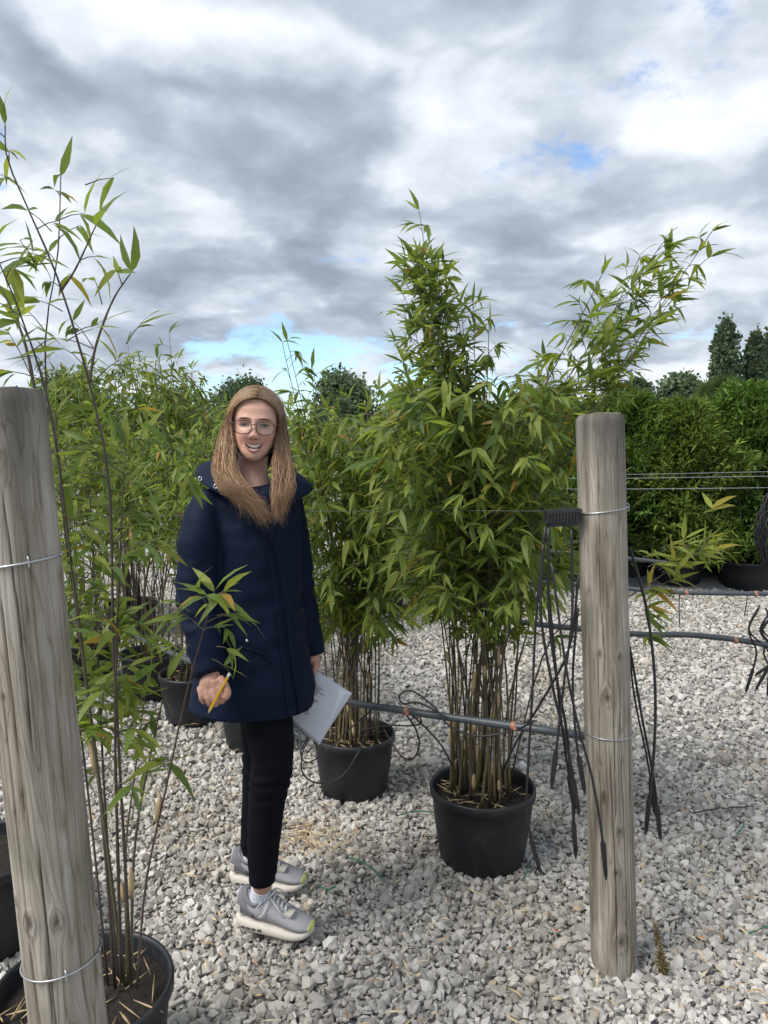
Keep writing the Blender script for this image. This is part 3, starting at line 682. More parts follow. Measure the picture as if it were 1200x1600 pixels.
# ================================================================== posts
def wooden_post(label, base, top, R, knots, cracks, seed, dark_top=.25, group='wooden posts'):
    base, top = Vector(base), Vector(top); ax = top - base; Ht = ax.length; ax.normalize()
    ex = Vector((1, 0, 0)); ex = (ex - ax * ex.dot(ax)).normalized(); ey = ax.cross(ex)
    ns, nz = 200, 170; rr = random.Random(seed)
    V = np.zeros((nz, ns, 3)); gr = np.zeros((nz, ns, 3)); kn = np.zeros((nz, ns)); st = np.zeros((nz, ns))
    for i in range(nz):
        z = Ht * i / (nz - 1)
        for s in range(ns):
            th = 2 * math.pi * s / ns
            nv = mnoise.noise(Vector((math.cos(th) * 1.3, math.sin(th) * 1.3, z * 1.4 + seed)))
            rad = R * (1 + .018 * nv)
            u = th; dk = 0
            for (kt, kz, kr) in knots:
                dt = (th - kt + math.pi) % (2 * math.pi) - math.pi; dx = dt * R; dz = z - kz
                d2 = dx * dx + dz * dz * .22 + 1e-7
                if d2 < (kr * 7) ** 2:
                    u += (-(dx) * min(kr * kr / d2, 1.6)) / R * math.exp(-d2 / (kr * 5) ** 2)
                d = math.hypot(dx, dz * .75)
                if d < kr * 1.5:
                    dk = max(dk, math.exp(-(d / (kr * .62)) ** 2) * .95, .5 * math.exp(-((d - kr) / (kr * .22)) ** 2)); rad += -.0035 * math.exp(-(d / (kr * .5)) ** 2) + .002 * math.exp(-((d - kr) / (kr * .5)) ** 2)
            for (ct, z0, z1, w) in cracks:
                if z0 < z < z1:
                    c_ = ct + .16 * mnoise.noise(Vector((z * 2.1, ct * 3, seed))) + .03 * mnoise.noise(Vector((z * 14, ct, seed)))
                    dt = abs((th - c_ + math.pi) % (2 * math.pi) - math.pi) * R
                    fade = min(1, (z - z0) / .06, (z1 - z) / .06)
                    k_ = math.exp(-(dt / w) ** 2) * fade
                    rad -= .005 * k_; dk = max(dk, k_ * .95)
            edge = Ht - z
            if edge < .012: rad -= (.012 - edge) * .55
            V[i, s] = base + ax * z + (ex * math.cos(th) + ey * math.sin(th)) * rad
            if i == nz - 1: V[i, s] += ax * (.004 * nv)
            gr[i, s] = (math.cos(u) * R, math.sin(u) * R, z + seed); kn[i, s] = dk
            s1 = mnoise.noise(Vector((math.cos(th) * 2.2, math.sin(th) * 2.2, z * .7 + seed * 3)))
            st[i, s] = max(0, min(.85, (1 - edge / dark_top) * .75 + .5 * s1)) if edge < dark_top else max(0, s1 - .32) * .9
            if z < .12: st[i, s] = max(st[i, s], .45 * (1 - z / .12))
    F = [(i * ns + s, i * ns + (s + 1) % ns, (i + 1) * ns + (s + 1) % ns, (i + 1) * ns + s) for i in range(nz - 1) for s in range(ns)]
    me = np_mesh('wooden_post', V, F, None, True)
    def setattrs(m, g, k, s_):
        a = m.attributes.new('grain', 'FLOAT_VECTOR', 'POINT'); a.data.foreach_set('vector', np.asarray(g, np.float32).ravel())
        for nm, d in (('knot', k), ('stain', s_)):
            a = m.attributes.new(nm, 'FLOAT', 'POINT'); a.data.foreach_set('value', np.asarray(d, np.float32).ravel())
    setattrs(me, gr, kn, st)
    root = thing('wooden_post', label, 'post', base, group)
    part('shaft', me, M['wood'], root)
    # sawn end grain, slightly domed
    rings = 8; W = []; g2 = []; k2 = []; s2 = []; Ff = []
    rim = V[-1]
    cen = Vector(rim.mean(axis=0))
    for k in range(rings + 1):
        t = 1 - k / rings
        for s in range(0, ns, 4):
            p = cen + (Vector(rim[s]) - cen) * t * .995 + ax * (.006 * (1 - t * t) + .002 * mnoise.noise(Vector(rim[s]) * 40 * t)) ; W.append(p)
            g2.append((t * R, .3, s * .01 + seed)); k2.append(.15); s2.append(.6)
    m4 = ns // 4
    for k in range(rings):
        for s in range(m4): Ff.append((k * m4 + s, k * m4 + (s + 1) % m4, (k + 1) * m4 + (s + 1) % m4, (k + 1) * m4 + s))
    e = np_mesh('end_grain', W, Ff, None, True); setattrs(e, g2, k2, s2); part('end_grain', e, M['wood'], root)
    return root, (base, ax, ex, ey)
FR = -math.pi / 2
RB = G(972, 1531); RB.y += .062; RT = P(937, 648, 2.14)
RP, rfr = wooden_post('shorter-looking weathered wooden post at right standing in the gravel', RB - Vector((0, 0, .08)), RT, .0655,
    [(FR - .25, .905, .016), (FR + .12, .52, .010), (FR - .05, .40, .010), (FR - .55, 1.03, .007), (FR + .3, 1.02, .007), (FR - .5, .62, .008), (FR + .1, .19, .02)],
    [(FR - .15, .08, .75, .0016), (FR + .35, .1, 1.0, .0010), (FR - .6, .3, 1.2, .0009), (FR + .05, .6, 1.0, .0010), (FR + .75, .2, .9, .0010), (FR - .35, 1.0, 1.6, .0009), (2.0, .1, 1.4, .0016)], 4)
LT = P(4, 612, 1.30); LBp = P(112, 1640, 1.30); d = (LT - LBp).normalized(); LB = LBp - d * ((LBp.z + .08) / d.z)
LP, lfr = wooden_post('thick weathered grey post at the left frame edge', LB, LT, .0655,
    [(FR + .15, 1.535 + .06, .014), (FR - .55, 1.47 + .05, .018), (FR - .28, .80, .013), (FR + .42, .80, .011), (FR - .75, .83, .006), (FR - .35, 1.20, .005), (FR + .5, .58, .014)],
    [(FR - .35, .2, 1.25, .0011), (FR + .1, .2, .95, .0016), (FR + .25, 1.1, 1.56, .0013), (FR - .8, .9, 1.5, .0010), (FR - .1, .95, 1.38, .0010), (1.5, .1, 1.4, .0016), (FR + .02, .2, .78, .001)], 9, .22)

# ================================================================== wires
def loop_pts(fr, z, R, tilt=0.0, a0=0, a1=2 * math.pi, n=48):
    base, ax, ex, ey = fr; h = (z - base.z) / ax.z
    return [base + ax * (h + tilt * math.cos(a)) + (ex * math.cos(a) + ey * math.sin(a)) * R for a in (a0 + (a1 - a0) * i / (n - 1) for i in range(n))]
def wire_tie(label, fr, z, tilt, staple_a, r=.0017):
    base, ax, ex, ey = fr; h = (z - base.z) / ax.z
    pts = loop_pts(fr, z, .0678, tilt)
    root = thing('wire_tie', label, 'wire', pts[0], 'wire ties on the posts')
    part('loop', tube_mesh('loop', pts, r, 6), M['steel'], root)
    c = base + ax * (h + tilt * math.cos(staple_a)); rd = ex * math.cos(staple_a) + ey * math.sin(staple_a)
    part('staple', tube_mesh('staple', [c + rd * .063 + ax * .011, c + rd * .0705 + ax * .008, c + rd * .0712, c + rd * .0705 - ax * .008, c + rd * .063 - ax * .011], .0016, 6, 14), M['steel'], root)
zr = P(940, 800, 2.07).z; wire_tie('upper galvanised wire tied round the right post', rfr, zr, .006, FR + 1.25)
zr2 = P(950, 1166, 2.02).z; wire_tie('lower galvanised wire tied round the right post', rfr, zr2, -.003, FR + 1.2, .0014)
zl = P(45, 886, 1.235).z; wire_tie('upper galvanised wire tied round the left post', lfr, zl, .006, FR + .62, .002)
zl2 = P(100, 1532, 1.235).z; wire_tie('lower galvanised wire tied round the left post', lfr, zl2, .004, FR + .5, .0018)
def wire(label, pts, r=.0014, m='steel'): tag(link('trellis_wire', tube_mesh('trellis_wire', pts, r, 5, 24), M[m]), label, 'wire', 'trellis wires')
wire('trellis wire running from the right post back behind the woman', [P(905, 799, 2.16), P(672, 798, 2.42), P(470, 800, 2.72), P(262, 806, 3.05), P(60, 806, 3.3)], .0009, 'pipe')
wire('lowest and nearest of three trellis wires right of the right post', [P(860, 764, 3.3), P(1000, 764, 3.28), P(1200, 762, 3.22), P(1350, 760, 3.18)], .0014)
wire('middle of three trellis wires right of the right post', [P(860, 748, 4.3), P(1000, 747, 4.3), P(1200, 744, 4.2), P(1330, 742, 4.2)], .0016)
wire('topmost of three trellis wires right of the right post', [P(860, 742, 5.2), P(1000, 741, 5.2), P(1200, 737, 5.1), P(1320, 735, 5.1)], .0016)

# ================================================================== irrigation pipes
def pipe(label, pts, rad, joints, n=60):
    pts = [P(*p) for p in pts]; root = thing('irrigation_pipe', label, 'pipe', pts[0], 'irrigation pipes')
    q = catmull(pts, n); part('pipe', tube_mesh('pipe', q, rad, 14), M['pipe'], root)
    for f in joints:
        i = min(int(f * (n - 1)), n - 2); a = (q[i + 1] - q[i]).normalized(); c = q[i]
        m = MB(); m.add(*tube([c - a * .008, c - a * .007, c + a * .007, c + a * .008], [rad * 1.02, rad * 1.14, rad * 1.14, rad * 1.02], 14))
        m.add(*tube([c - Vector((0, rad, 0)), c - Vector((0, rad * 1.9, .004))], [rad * .55, rad * .42], 8))
        part('connector', m.mesh('connector'), M['orange'], root)
pipe('thick grey irrigation pipe slung across the front of the two right-hand bamboos', [(965, 1157, 2.235), (850, 1141, 2.25), (740, 1126, 2.36), (620, 1109, 2.48), (540, 1096, 2.62), (400, 1066, 2.95), (286, 1028, 3.3), (185, 978, 3.8)], .0125, [.22, .42])
pipe('grey irrigation pipe just behind the right post at knee height', [(760, 966, 3.3), (900, 982, 3.3), (1000, 991, 3.28), (1090, 993, 3.25), (1200, 1008, 3.2), (1330, 1040, 3.1)], .0125, [.36, .72])
pipe('grey irrigation pipe in front of the background pots', [(700, 905, 4.4), (880, 911, 4.35), (1030, 924, 4.25), (1120, 927, 4.2), (1240, 928, 4.15)], .0125, [.62, .89])
pipe('farthest grey irrigation pipe, seen left of the right post', [(640, 850, 5.5), (820, 852, 5.5), (866, 862, 5.45), (960, 870, 5.4), (1050, 880, 5.35)], .0125, [.57])

# ================================================================== drip tubes
NT_ = [0]
def drip(label, pts, r=.0035, stake=True, n=40, group='drip tubes'):
    pts = [P(*p) for p in pts]; root = thing('drip_tube', label, 'drip tube', pts[-1], group)
    q = catmull(pts, n); part('tube', tube_mesh('tube', q, r, 6), M['tube'], root)
    if stake:
        a = (q[-1] - q[-3]).normalized(); e = q[-1] - a * .09; sd = a.cross(Vector((0, 1, 0))).normalized(); dp = sd.cross(a)
        V = []; F = []
        for (t, w) in ((0, .003), (.01, .0068), (.06, .0062), (.10, .005), (.115, .0008)):
            c = e + a * t
            V += [c - sd * w - dp * w * .45, c + sd * w - dp * w * .45, c + sd * w + dp * w * .45, c - sd * w + dp * w * .45]
        for i in range(4):
            for s in range(4): F.append((i * 4 + s, i * 4 + (s + 1) % 4, i * 4 + 4 + (s + 1) % 4, i * 4 + 4 + s))
        F += [(3, 2, 1, 0), (16, 17, 18, 19)]
        m = MB(); m.add(V, F); part('stake', m.mesh('stake', False), M['tube'], root)
drip('leftmost drip tube of the bundle, hanging in front of the tallest plant\'s pot', [(852, 822, 2.06), (838, 960, 2.06), (832, 1080, 2.05), (826, 1180, 2.05), (823, 1260, 2.05), (830, 1310, 2.05), (842, 1355, 2.05)], .0036)
drip('drip tube whose stake hangs lowest in the bundle left of the right post', [(857, 825, 2.05), (858, 960, 2.05), (870, 1060, 2.05), (885, 1140, 2.05), (893, 1230, 2.05), (899, 1330, 2.05)], .0042)
drip('drip tube bulging left below the black manifold, stake against the bundle', [(849, 850, 2.05), (845, 960, 2.04), (865, 1080, 2.04), (887, 1170, 2.04), (903, 1262, 2.04)], .0042)
drip('drip tube crossing the bundle with its stake pointing down left', [(893, 828, 2.04), (894, 960, 2.04), (882, 1060, 2.03), (873, 1140, 2.03), (863, 1220, 2.03)], .0036)
drip('drip tube running from the right post down into the tallest plant\'s pot', [(904, 900, 2.08), (890, 1010, 2.12), (850, 1090, 2.2), (812, 1150, 2.4), (790, 1195, 2.55), (782, 1222, 2.62)], .0036, False)
drip('drip tube lying across the face of the right post', [(862, 880, 2.03), (884, 1040, 2.0), (905, 1140, 1.99), (925, 1215, 1.985), (940, 1300, 1.985), (946, 1362, 1.985)], .0036)
drip('drip tube close beside the left edge of the right post', [(903, 950, 2.05), (895, 1060, 2.04), (901, 1160, 2.03), (912, 1228, 2.03)], .0036)
drip('drip tube in the middle of the bundle with a short stake', [(855, 900, 2.07), (868, 1040, 2.06), (880, 1150, 2.06), (896, 1258, 2.06)], .0036)
drip('drip tube bowing out right of the right post', [(984, 855, 2.2), (1010, 950, 2.18), (1023, 1060, 2.16), (1022, 1170, 2.15), (1010, 1292, 2.15)], .0042)
drip('drip tube crossing behind the bowed one right of the post', [(984, 1010, 2.18), (1003, 1120, 2.17), (1022, 1220, 2.17), (1031, 1302, 2.17)], .0036)
drip('drip tube nearest the right edge of the right post', [(980, 960, 2.2), (990, 1080, 2.2), (1012, 1190, 2.2), (1022, 1262, 2.2)], .0030)
drip('drip tube looped low in front of the notebook plant\'s pot', [(585, 1106, 2.5), (545, 1140, 2.6), (512, 1172, 2.8), (480, 1192, 2.9), (470, 1175, 2.92), (483, 1150, 2.92)], .003, False, 50)
drip('thin drip tube hanging in a wide loop across the notebook plant\'s pot', [(484, 1150, 2.9), (472, 1180, 2.9), (474, 1210, 2.9), (500, 1224, 2.92), (535, 1212, 2.94), (560, 1175, 2.97), (572, 1140, 3.1)], .003, False, 50)
drip('drip tube looping high over the pipe between the two right-hand bamboos', [(700, 1122, 2.36), (655, 1098, 2.42), (630, 1100, 2.42), (625, 1086, 2.42), (645, 1080, 2.42), (680, 1106, 2.38), (700, 1132, 2.35), (745, 1150, 2.32), (800, 1142, 2.28), (838, 1126, 2.2)], .003, False, 70)
drip('drip tube hanging in a drop shape between the two right-hand pots', [(632, 1113, 2.45), (650, 1140, 2.5), (655, 1165, 2.55), (645, 1186, 2.6), (628, 1182, 2.7), (612, 1160, 2.9), (600, 1140, 3.1)], .003, False, 50)
drip('drip tube slanting from the pipe down into the left of the tallest plant\'s pot', [(640, 1114, 2.45), (668, 1140, 2.5), (692, 1168, 2.56), (706, 1196, 2.62)], .003, False)
drip('drip tube running flat from the notebook plant to the pipe', [(655, 1118, 2.46), (658, 1130, 2.5), (640, 1134, 2.6), (600, 1134, 2.9), (565, 1142, 3.1)], .003, False)
drip('short thin drip tube hanging from the background pipe at right', [(1062, 926, 4.24), (1061, 950, 4.24), (1062, 976, 4.24)], .003, False)
drip('thin drip tube hanging from the background pipe beside the right frame edge', [(1168, 928, 4.18), (1166, 945, 4.18), (1163, 962, 4.18)], .003, False)

# black ridged holder clipped to the wire by the right post
root = thing('tube_holder', 'black ribbed plastic holder on the wire beside the right post', 'tube holder', P(877, 808, 2.1))
a, b = P(852, 809, 2.13), P(905, 806, 2.11); c = (a + b) / 2; hx = (b - a) / 2
m = MB(); m.add(*boxv(c, hx, (0, .022, 0), (0, 0, .013))); m.add(*boxv(c + Vector((0, 0, .017)), hx * 1.02, (0, .026, 0), (0, 0, .004))); m.add(*boxv(c - Vector((0, 0, .019)), hx * .85, (0, .018, 0), (0, 0, .006)))
part('body', m.mesh('body', False), M['tube'], root)
for k in range(11):
    m = MB(); m.add(*boxv(c + hx * (-.92 + 1.84 * k / 10) - Vector((0, .024, 0)), (.0018, 0, 0), (0, .003, 0), (0, 0, .013))); part('rib', m.mesh('rib', False), M['pot'], root)

# coil of black tube on the right frame edge, row behind
root = thing('tube_coil', 'coil of black drip tube hanging from the wire at the right frame edge', 'tube coil', P(1215, 820, 3.2))
rr = random.Random(2); cc0 = P(1222, 828, 3.2)
for k in range(16):
    pts = [cc0 + Vector(((.085 + rr.gauss(0, .014)) * math.cos(a_), rr.gauss(0, .006) + (k - 8) * .004, (.20 + rr.gauss(0, .02)) * math.sin(a_))) for a_ in (2 * math.pi * i / 24 for i in range(25))]
    part('turn', tube_mesh('turn', pts, .0038, 5), M['tube'], root)
for k in range(9):
    x0 = rr.uniform(1184, 1215); drip('thin black drip tube in the tangle of stakes hanging at the right frame edge', [(x0, 945 + rr.uniform(0, 20), 3.2), (x0 + rr.uniform(-25, 15), 985, 3.2), (x0 + rr.uniform(-12, 25), 1020, 3.2), (x0 + rr.uniform(-28, 20), 1060 + rr.uniform(-15, 30), 3.2)], .004, True, 16, 'tangle of drip tubes at the right edge')

# ================================================================== background greenery
def rhomb_mesh(name, pos, d, up, ln, wd, col):
    """flat four-corner leaflets in one mesh, bent along the midrib"""
    x, y, z = frames(d, up); n = len(pos)
    V = np.stack([pos, pos + y * (ln * .45)[:, None] - x * wd[:, None] + z * (ln * .05)[:, None], pos + y * ln[:, None] - z * (ln * .12)[:, None], pos + y * (ln * .45)[:, None] + x * wd[:, None] + z * (ln * .05)[:, None]], 1)
    F = (np.array([[0, 1, 2], [0, 2, 3]])[None] + (np.arange(n) * 4)[:, None, None]).reshape(-1, 3)
    return np_mesh(name, V, F, np.repeat(col, 4, axis=0), True)
def conifer(label, x, y, h, rad, seed, tone=1.0, yellow=.0, potr=.28):
    rng = np.random.default_rng(seed)
    root = thing('potted_conifer', label, 'conifer', (x, y, 0), 'conifers in the hedge row')
    part('pot', pot_mesh((x, y, 0), potr, .30), M['pot'], root); part('soil', soil_mesh((x, y), potr * .93, .26), M['soil'], root)
    part('trunk', tube_mesh('trunk', [(x, y, .25), (x + .02, y, h * .5), (x, y, h * .92)], [.03, .02, .004], 6, 8), M['bark'], root)
    ns = 2900; t = rng.random(ns) ** .85; az = rng.uniform(0, 2 * np.pi, ns)
    lump = 1 + .22 * np.sin(az * 3 + t * 9 + seed) + .16 * np.sin(az * 5 - t * 17 + seed * 2)
    rr = rad * np.minimum(1, (1 - t) * 2.4 + .10) ** .8 * lump * (1 - .42 * rng.random(ns) ** 2)
    z0 = .30 + t * (h - .30)
    tipdir = np.stack([np.cos(az), np.sin(az), .55 + .9 * t + rng.normal(0, .25, ns)], 1)
    c = np.stack([x + rr * np.cos(az), y + rr * np.sin(az), z0], 1)
    K = 9; pos = []; dr = []; ln = []; col = []
    base = np.array([(.085, .16, .038), (.115, .20, .045), (.15, .24, .05), (.07, .13, .036)])[rng.integers(0, 4, ns)] * tone
    base = base * (1 - yellow * .8) + np.array([.2, .19, .04]) * yellow * .8
    td = tipdir / np.linalg.norm(tipdir, axis=1, keepdims=True)
    for k in range(K):
        f = (k / K) * .15
        sd = rng.normal(0, .55, (ns, 3)); pos.append(c + td * f + rng.normal(0, .012, (ns, 3))); dr.append(td + sd + np.array([0, 0, -.15])); ln.append(rng.uniform(.05, .12, ns)); col.append(base * rng.uniform(.75, 1.3, (ns, 1)))
    pos = np.concatenate(pos); dr = np.concatenate(dr); ln = np.concatenate(ln); col = np.concatenate(col)
    part('foliage', rhomb_mesh('foliage', pos, dr, rng.normal(0, .5, dr.shape) + np.array([0, 0, 1.0]), ln, ln * .12, col), M['needle'], root, 'stuff')
hx = 7.9
for k, (px, h, rad, tone, yl, lab) in enumerate((
    (640, 1.72, .50, 1.0, .1, 'green conifer in the hedge row seen through the gap left of the tallest plant'),
    (760, 1.75, .52, .95, .1, 'green conifer in the hedge row right behind the tallest plant'),
    (880, 1.74, .50, 1.0, .12, 'green conifer in the hedge row just left of the right post'),
    (975, 1.86, .52, 1.0, .12, 'green conifer in the hedge row just right of the right post'),
    (1060, 1.78, .46, 1.05, .34, 'bronze-tinged conifer in the hedge row second from the right post'),
    (1150, 1.96, .55, 1.1, .08, 'full green conifer in the hedge row near the right frame edge'),
    (1245, 1.98, .55, 1.0, .05, 'dark conifer in the hedge row cut by the right frame edge'),
    (1340, 2.05, .55, 1.0, .05, 'conifer in the hedge row out past the right frame edge'))):
    if px > 1300: continue
    p = P(px, 900, hx + (.25 if k % 2 else 0)); conifer(lab, p.x, p.y, h, rad, 70 + k, tone, yl, .26 if k != 5 else .32)
for k, (px, dy, h, rad, lab) in enumerate(((700, 1.1, 1.7, .6, 'dark conifer behind the hedge row, left of the tallest plant\'s canes'), (930, 1.2, 1.78, .6, 'dark conifer behind the hedge row at the right post'), (1020, 1.2, 1.80, .6, 'dark conifer behind the hedge row, right of the right post'), (1110, 1.1, 1.84, .62, 'dark conifer behind the bronze-tinged one'), (1200, 1.2, 1.95, .62, 'dark conifer at the back by the right frame edge'))):
    p = P(px, 900, hx + dy); conifer(lab, p.x, p.y, h, rad, 90 + k, .8, .05)
# bare soil bank under the hedge
V = []; nx_, ny_ = 60, 8
for i in range(nx_):
    for j in range(ny_):
        x = -1.5 + 8.5 * i / (nx_ - 1); y = 7.55 + 1.5 * j / (ny_ - 1)
        V.append((x, y, -.02 + .11 * math.sin(math.pi * min(1, j / 3.0) / 2) * (0 if j == 0 else 1) + .03 * mnoise.noise(Vector((x * 3, y * 3, 0)))))
F = [(i * ny_ + j, (i + 1) * ny_ + j, (i + 1) * ny_ + j + 1, i * ny_ + j + 1) for i in range(nx_ - 1) for j in range(ny_ - 1)]
tag(link('soil_bank', np_mesh('soil_bank', V, F, None, True), M['rock']), 'low grey soil bank under the hedge row', None, None, 'structure')
for px, py, R, lab in ((1182, 925, .30, 'large black pot standing before the hedge at the right frame edge'), (1075, 918, .17, 'black pot half hidden by the yellow-green shoot'), (868, 893, .22, 'black pot behind the hanging tubes left of the right post')):
    c = G(px, py); root = thing('plant_pot', lab, 'pot', (c.x, c.y + R * .8, 0), 'black pots before the hedge')
    part('pot', pot_mesh((c.x, c.y + R * .8, 0), R, .29 if R > .2 else .24), M['pot'], root); part('soil', soil_mesh((c.x, c.y + R * .8), R * .93, (.29 if R > .2 else .24) - .04), M['soil'], root)
c = G(829, 890); c.y += .05
tag(link('wooden_stake', tube_mesh('wooden_stake', [(c.x, c.y, -.05), (c.x - .01, c.y, .35), (c.x - .015, c.y, .75)], [.045, .043, .04], 10, 8), M['bark']), 'pale round stake far behind the hanging tubes', 'stake')

def fan_palm(label, px, py, Y, s, seed, nfr=7):
    rr = random.Random(seed); c = P(px, py, Y)
    root = thing('fan_palm', label, 'palm', (c.x, c.y, 0), 'fan palms over the hedge')
    part('trunk', tube_mesh('trunk', [(c.x, c.y, 0), (c.x, c.y, c.z * .5), (c.x, c.y, c.z)], [.11, .10, .08], 10, 8), M['bark'], root)
    for k in range(nfr):
        az = rr.uniform(0, 6.28) if k else -1.4; el = rr.uniform(.5, 1.3) if k else 1.25
        d = Vector((math.cos(az) * math.cos(el), math.sin(az) * math.cos(el), math.sin(el)))
        hub = c + d * s * .7; mb = MB(); mb.add(*tube([c, c.lerp(hub, .5), hub], .008, 5), c=(.08, .11, .03))
        sd = d.cross(Vector((0, 1, .1))).normalized()
        for q in range(22):
            a = -1.35 + 2.7 * q / 21
            e = hub + (d * math.cos(a) + sd * math.sin(a)) * s * (.62 + .1 * math.cos(a)); nrm = d.cross(sd) * .012
            mid = hub.lerp(e, .5) ; w = (d * -math.sin(a) + sd * math.cos(a)) * .016
            col = (.10, .14, .05)
            mb.add([hub, mid - w, mid + nrm, mid + w, e - Vector((0, 0, .03 * s))], [(0, 1, 2), (0, 2, 3), (1, 4, 2), (2, 4, 3)], c=col)
        part('frond', mb.mesh('frond', False, True), M['leaf'], root)
fan_palm('fan palm showing its spread frond above the hedge near the poplars', 1128, 640, 10.2, .36, 1, 5)
fan_palm('fan palm peeping over the hedge beside the top of the right post', 962, 648, 10.0, .34, 2, 5)

def leafy_tree(name, label, cat, px, ybase, ytop, wpx, Y, seed, shape, tone, group, n=5200, lf=.30):
    rng = np.random.default_rng(seed); top = P(px, ytop, Y); low = P(px, ybase, Y); wid = abs(P(px + wpx, ytop, Y).x - top.x) / 2
    root = thing(name, label, cat, (top.x, top.y, 0), group); H = top.z; zb = max(low.z, .5)
    part('trunk', tube_mesh('trunk', [(top.x, top.y, 0), (top.x, top.y, H * .5), (top.x, top.y, H * .95)], [.04 * H * .6, .02 * H * .6, .01], 8, 8), M['bark'], root)
    ncl = int(n / 40); cl = []
    while len(cl) < ncl:
        t = rng.random(); a = rng.uniform(0, 2 * np.pi)
        if shape == 'column': w = wid * np.interp(t, [0, .15, .5, .8, 1], [.6, .95, 1, .7, .12])
        else: w = wid * np.interp(t, [0, .3, .6, .85, 1], [.75, 1, .95, .65, .25]) * (1 + .16 * math.sin(3 * a + seed))
        rr = w * (1 - .6 * rng.random() ** 2) * (1 + .10 * rng.normal())
        cl.append((top.x + rr * math.cos(a), top.y + rr * math.sin(a), zb + t * (H - zb)))
    cl = np.array(cl); m = 40
    s = wid * (.19 if shape == 'column' else .17)
    pos = np.repeat(cl, m, axis=0) + rng.normal(0, s, (ncl * m, 3)) * (np.array([.8, .8, 1.7]) if shape == 'column' else 1)
    d = rng.normal(0, 1, pos.shape) + np.array([0, 0, .8 if shape == 'column' else -.1]); ln = rng.uniform(.35, .85, len(pos)) * lf
    cc_ = np.repeat(np.array([(.095, .135, .08), (.125, .165, .09), (.078, .115, .075)])[rng.integers(0, 3, ncl)] * tone, m, axis=0) * rng.uniform(.75, 1.25, (len(pos), 1))
    part('crown', rhomb_mesh('crown', pos, d, rng.normal(0, 1, d.shape), ln, ln * .34, cc_), M['needle'], root, 'stuff')
leafy_tree('poplar_tree', 'tallest columnar poplar on the skyline at right', 'tree', 1135, 640, 508, 40, 55, 1, 'column', 1.0, 'poplars on the skyline', 7000, .5)
leafy_tree('poplar_tree', 'slimmer columnar poplar right of the tallest one', 'tree', 1181, 640, 525, 30, 56, 2, 'column', 1.0, 'poplars on the skyline', 6000, .5)
leafy_tree('poplar_tree', 'columnar poplar cut off by the right frame edge', 'tree', 1208, 640, 520, 32, 58, 3, 'column', 1.0, 'poplars on the skyline', 6000, .5)
leafy_tree('broadleaf_tree', 'small dark round tree on the skyline above the right post', 'tree', 998, 650, 597, 40, 34, 4, 'round', 1.0, 'trees on the skyline', 5200, .3)
leafy_tree('broadleaf_tree', 'small round tree on the skyline left of the poplars', 'tree', 1068, 650, 590, 62, 32, 5, 'round', 1.3, 'trees on the skyline', 6200, .28)
leafy_tree('broadleaf_tree', 'dark round tree on the skyline right of the woman\'s head', 'tree', 536, 680, 590, 84, 26, 6, 'round', 1.1, 'trees on the skyline', 9000, .22)
leafy_tree('broadleaf_tree', 'dark tree on the skyline right behind the woman\'s head', 'tree', 378, 690, 600, 92, 28, 7, 'round', 1.0, 'trees on the skyline', 9000, .22)
leafy_tree('broadleaf_tree', 'low dark tree on the skyline behind the bamboos at far left', 'tree', 105, 690, 598, 120, 28, 8, 'round', .9, 'trees on the skyline', 7000, .24)
leafy_tree('broadleaf_tree', 'low dark tree on the skyline between the left bamboos and the woman', 'tree', 268, 700, 618, 110, 30, 9, 'round', .9, 'trees on the skyline', 7000, .24)
leafy_tree('broadleaf_tree', 'low tree on the skyline behind the notebook plant', 'tree', 640, 700, 628, 130, 30, 10, 'round', .9, 'trees on the skyline', 6000, .24)
leafy_tree('broadleaf_tree', 'low tree on the skyline between the tallest plant and the right post', 'tree', 850, 700, 622, 150, 33, 12, 'round', .9, 'trees on the skyline', 6000, .26)

# ================================================================== litter on the gravel
def straw():
    rr = random.Random(12); mb = MB()
    def bit(p, ln, w, tilt=.12, c=None):
        d = Vector((rr.gauss(0, 1), rr.gauss(0, 1), rr.gauss(0, tilt))).normalized(); q = Vector((rr.gauss(0, .2), rr.gauss(0, .2), rr.uniform(.0, .25))) * ln * .3
        sd = d.cross(Vector((0, 0, 1))).normalized() * w
        V = [p - d * ln / 2, p + q - sd, p + q + Vector((0, 0, w * .6)), p + q + sd, p + d * ln / 2]
        mb.add(V, [(0, 1, 2), (0, 2, 3), (1, 4, 2), (2, 4, 3)], c=c or rr.choice(((.50, .37, .19), (.42, .28, .13), (.60, .48, .28), (.30, .17, .08), (.55, .46, .30))))
    for k in range(900):
        y = 1.3 + 5.0 * rr.random() ** 1.3; x = rr.uniform(-.58, .58) * y
        bit(Vector((x, y, .022 + rr.uniform(0, .01))), rr.uniform(.02, .075), rr.uniform(.0015, .005))
    for k in range(230):
        p = G(475 + rr.gauss(0, 42), 1318 + rr.gauss(0, 17)); p.z = rr.uniform(.02, .035); bit(p, rr.uniform(.03, .10), rr.uniform(.001, .003))
    for k in range(160):
        p = G(rr.uniform(240, 420), rr.uniform(1130, 1330)); p.z = rr.uniform(.02, .03); bit(p, rr.uniform(.02, .08), rr.uniform(.001, .003))
    o = link('leaf_litter', mb.mesh('leaf_litter', False, True), M['culm']); tag(o, 'dry straw-coloured bamboo leaves and bits scattered over the gravel', 'leaf litter', None, 'stuff')
straw()
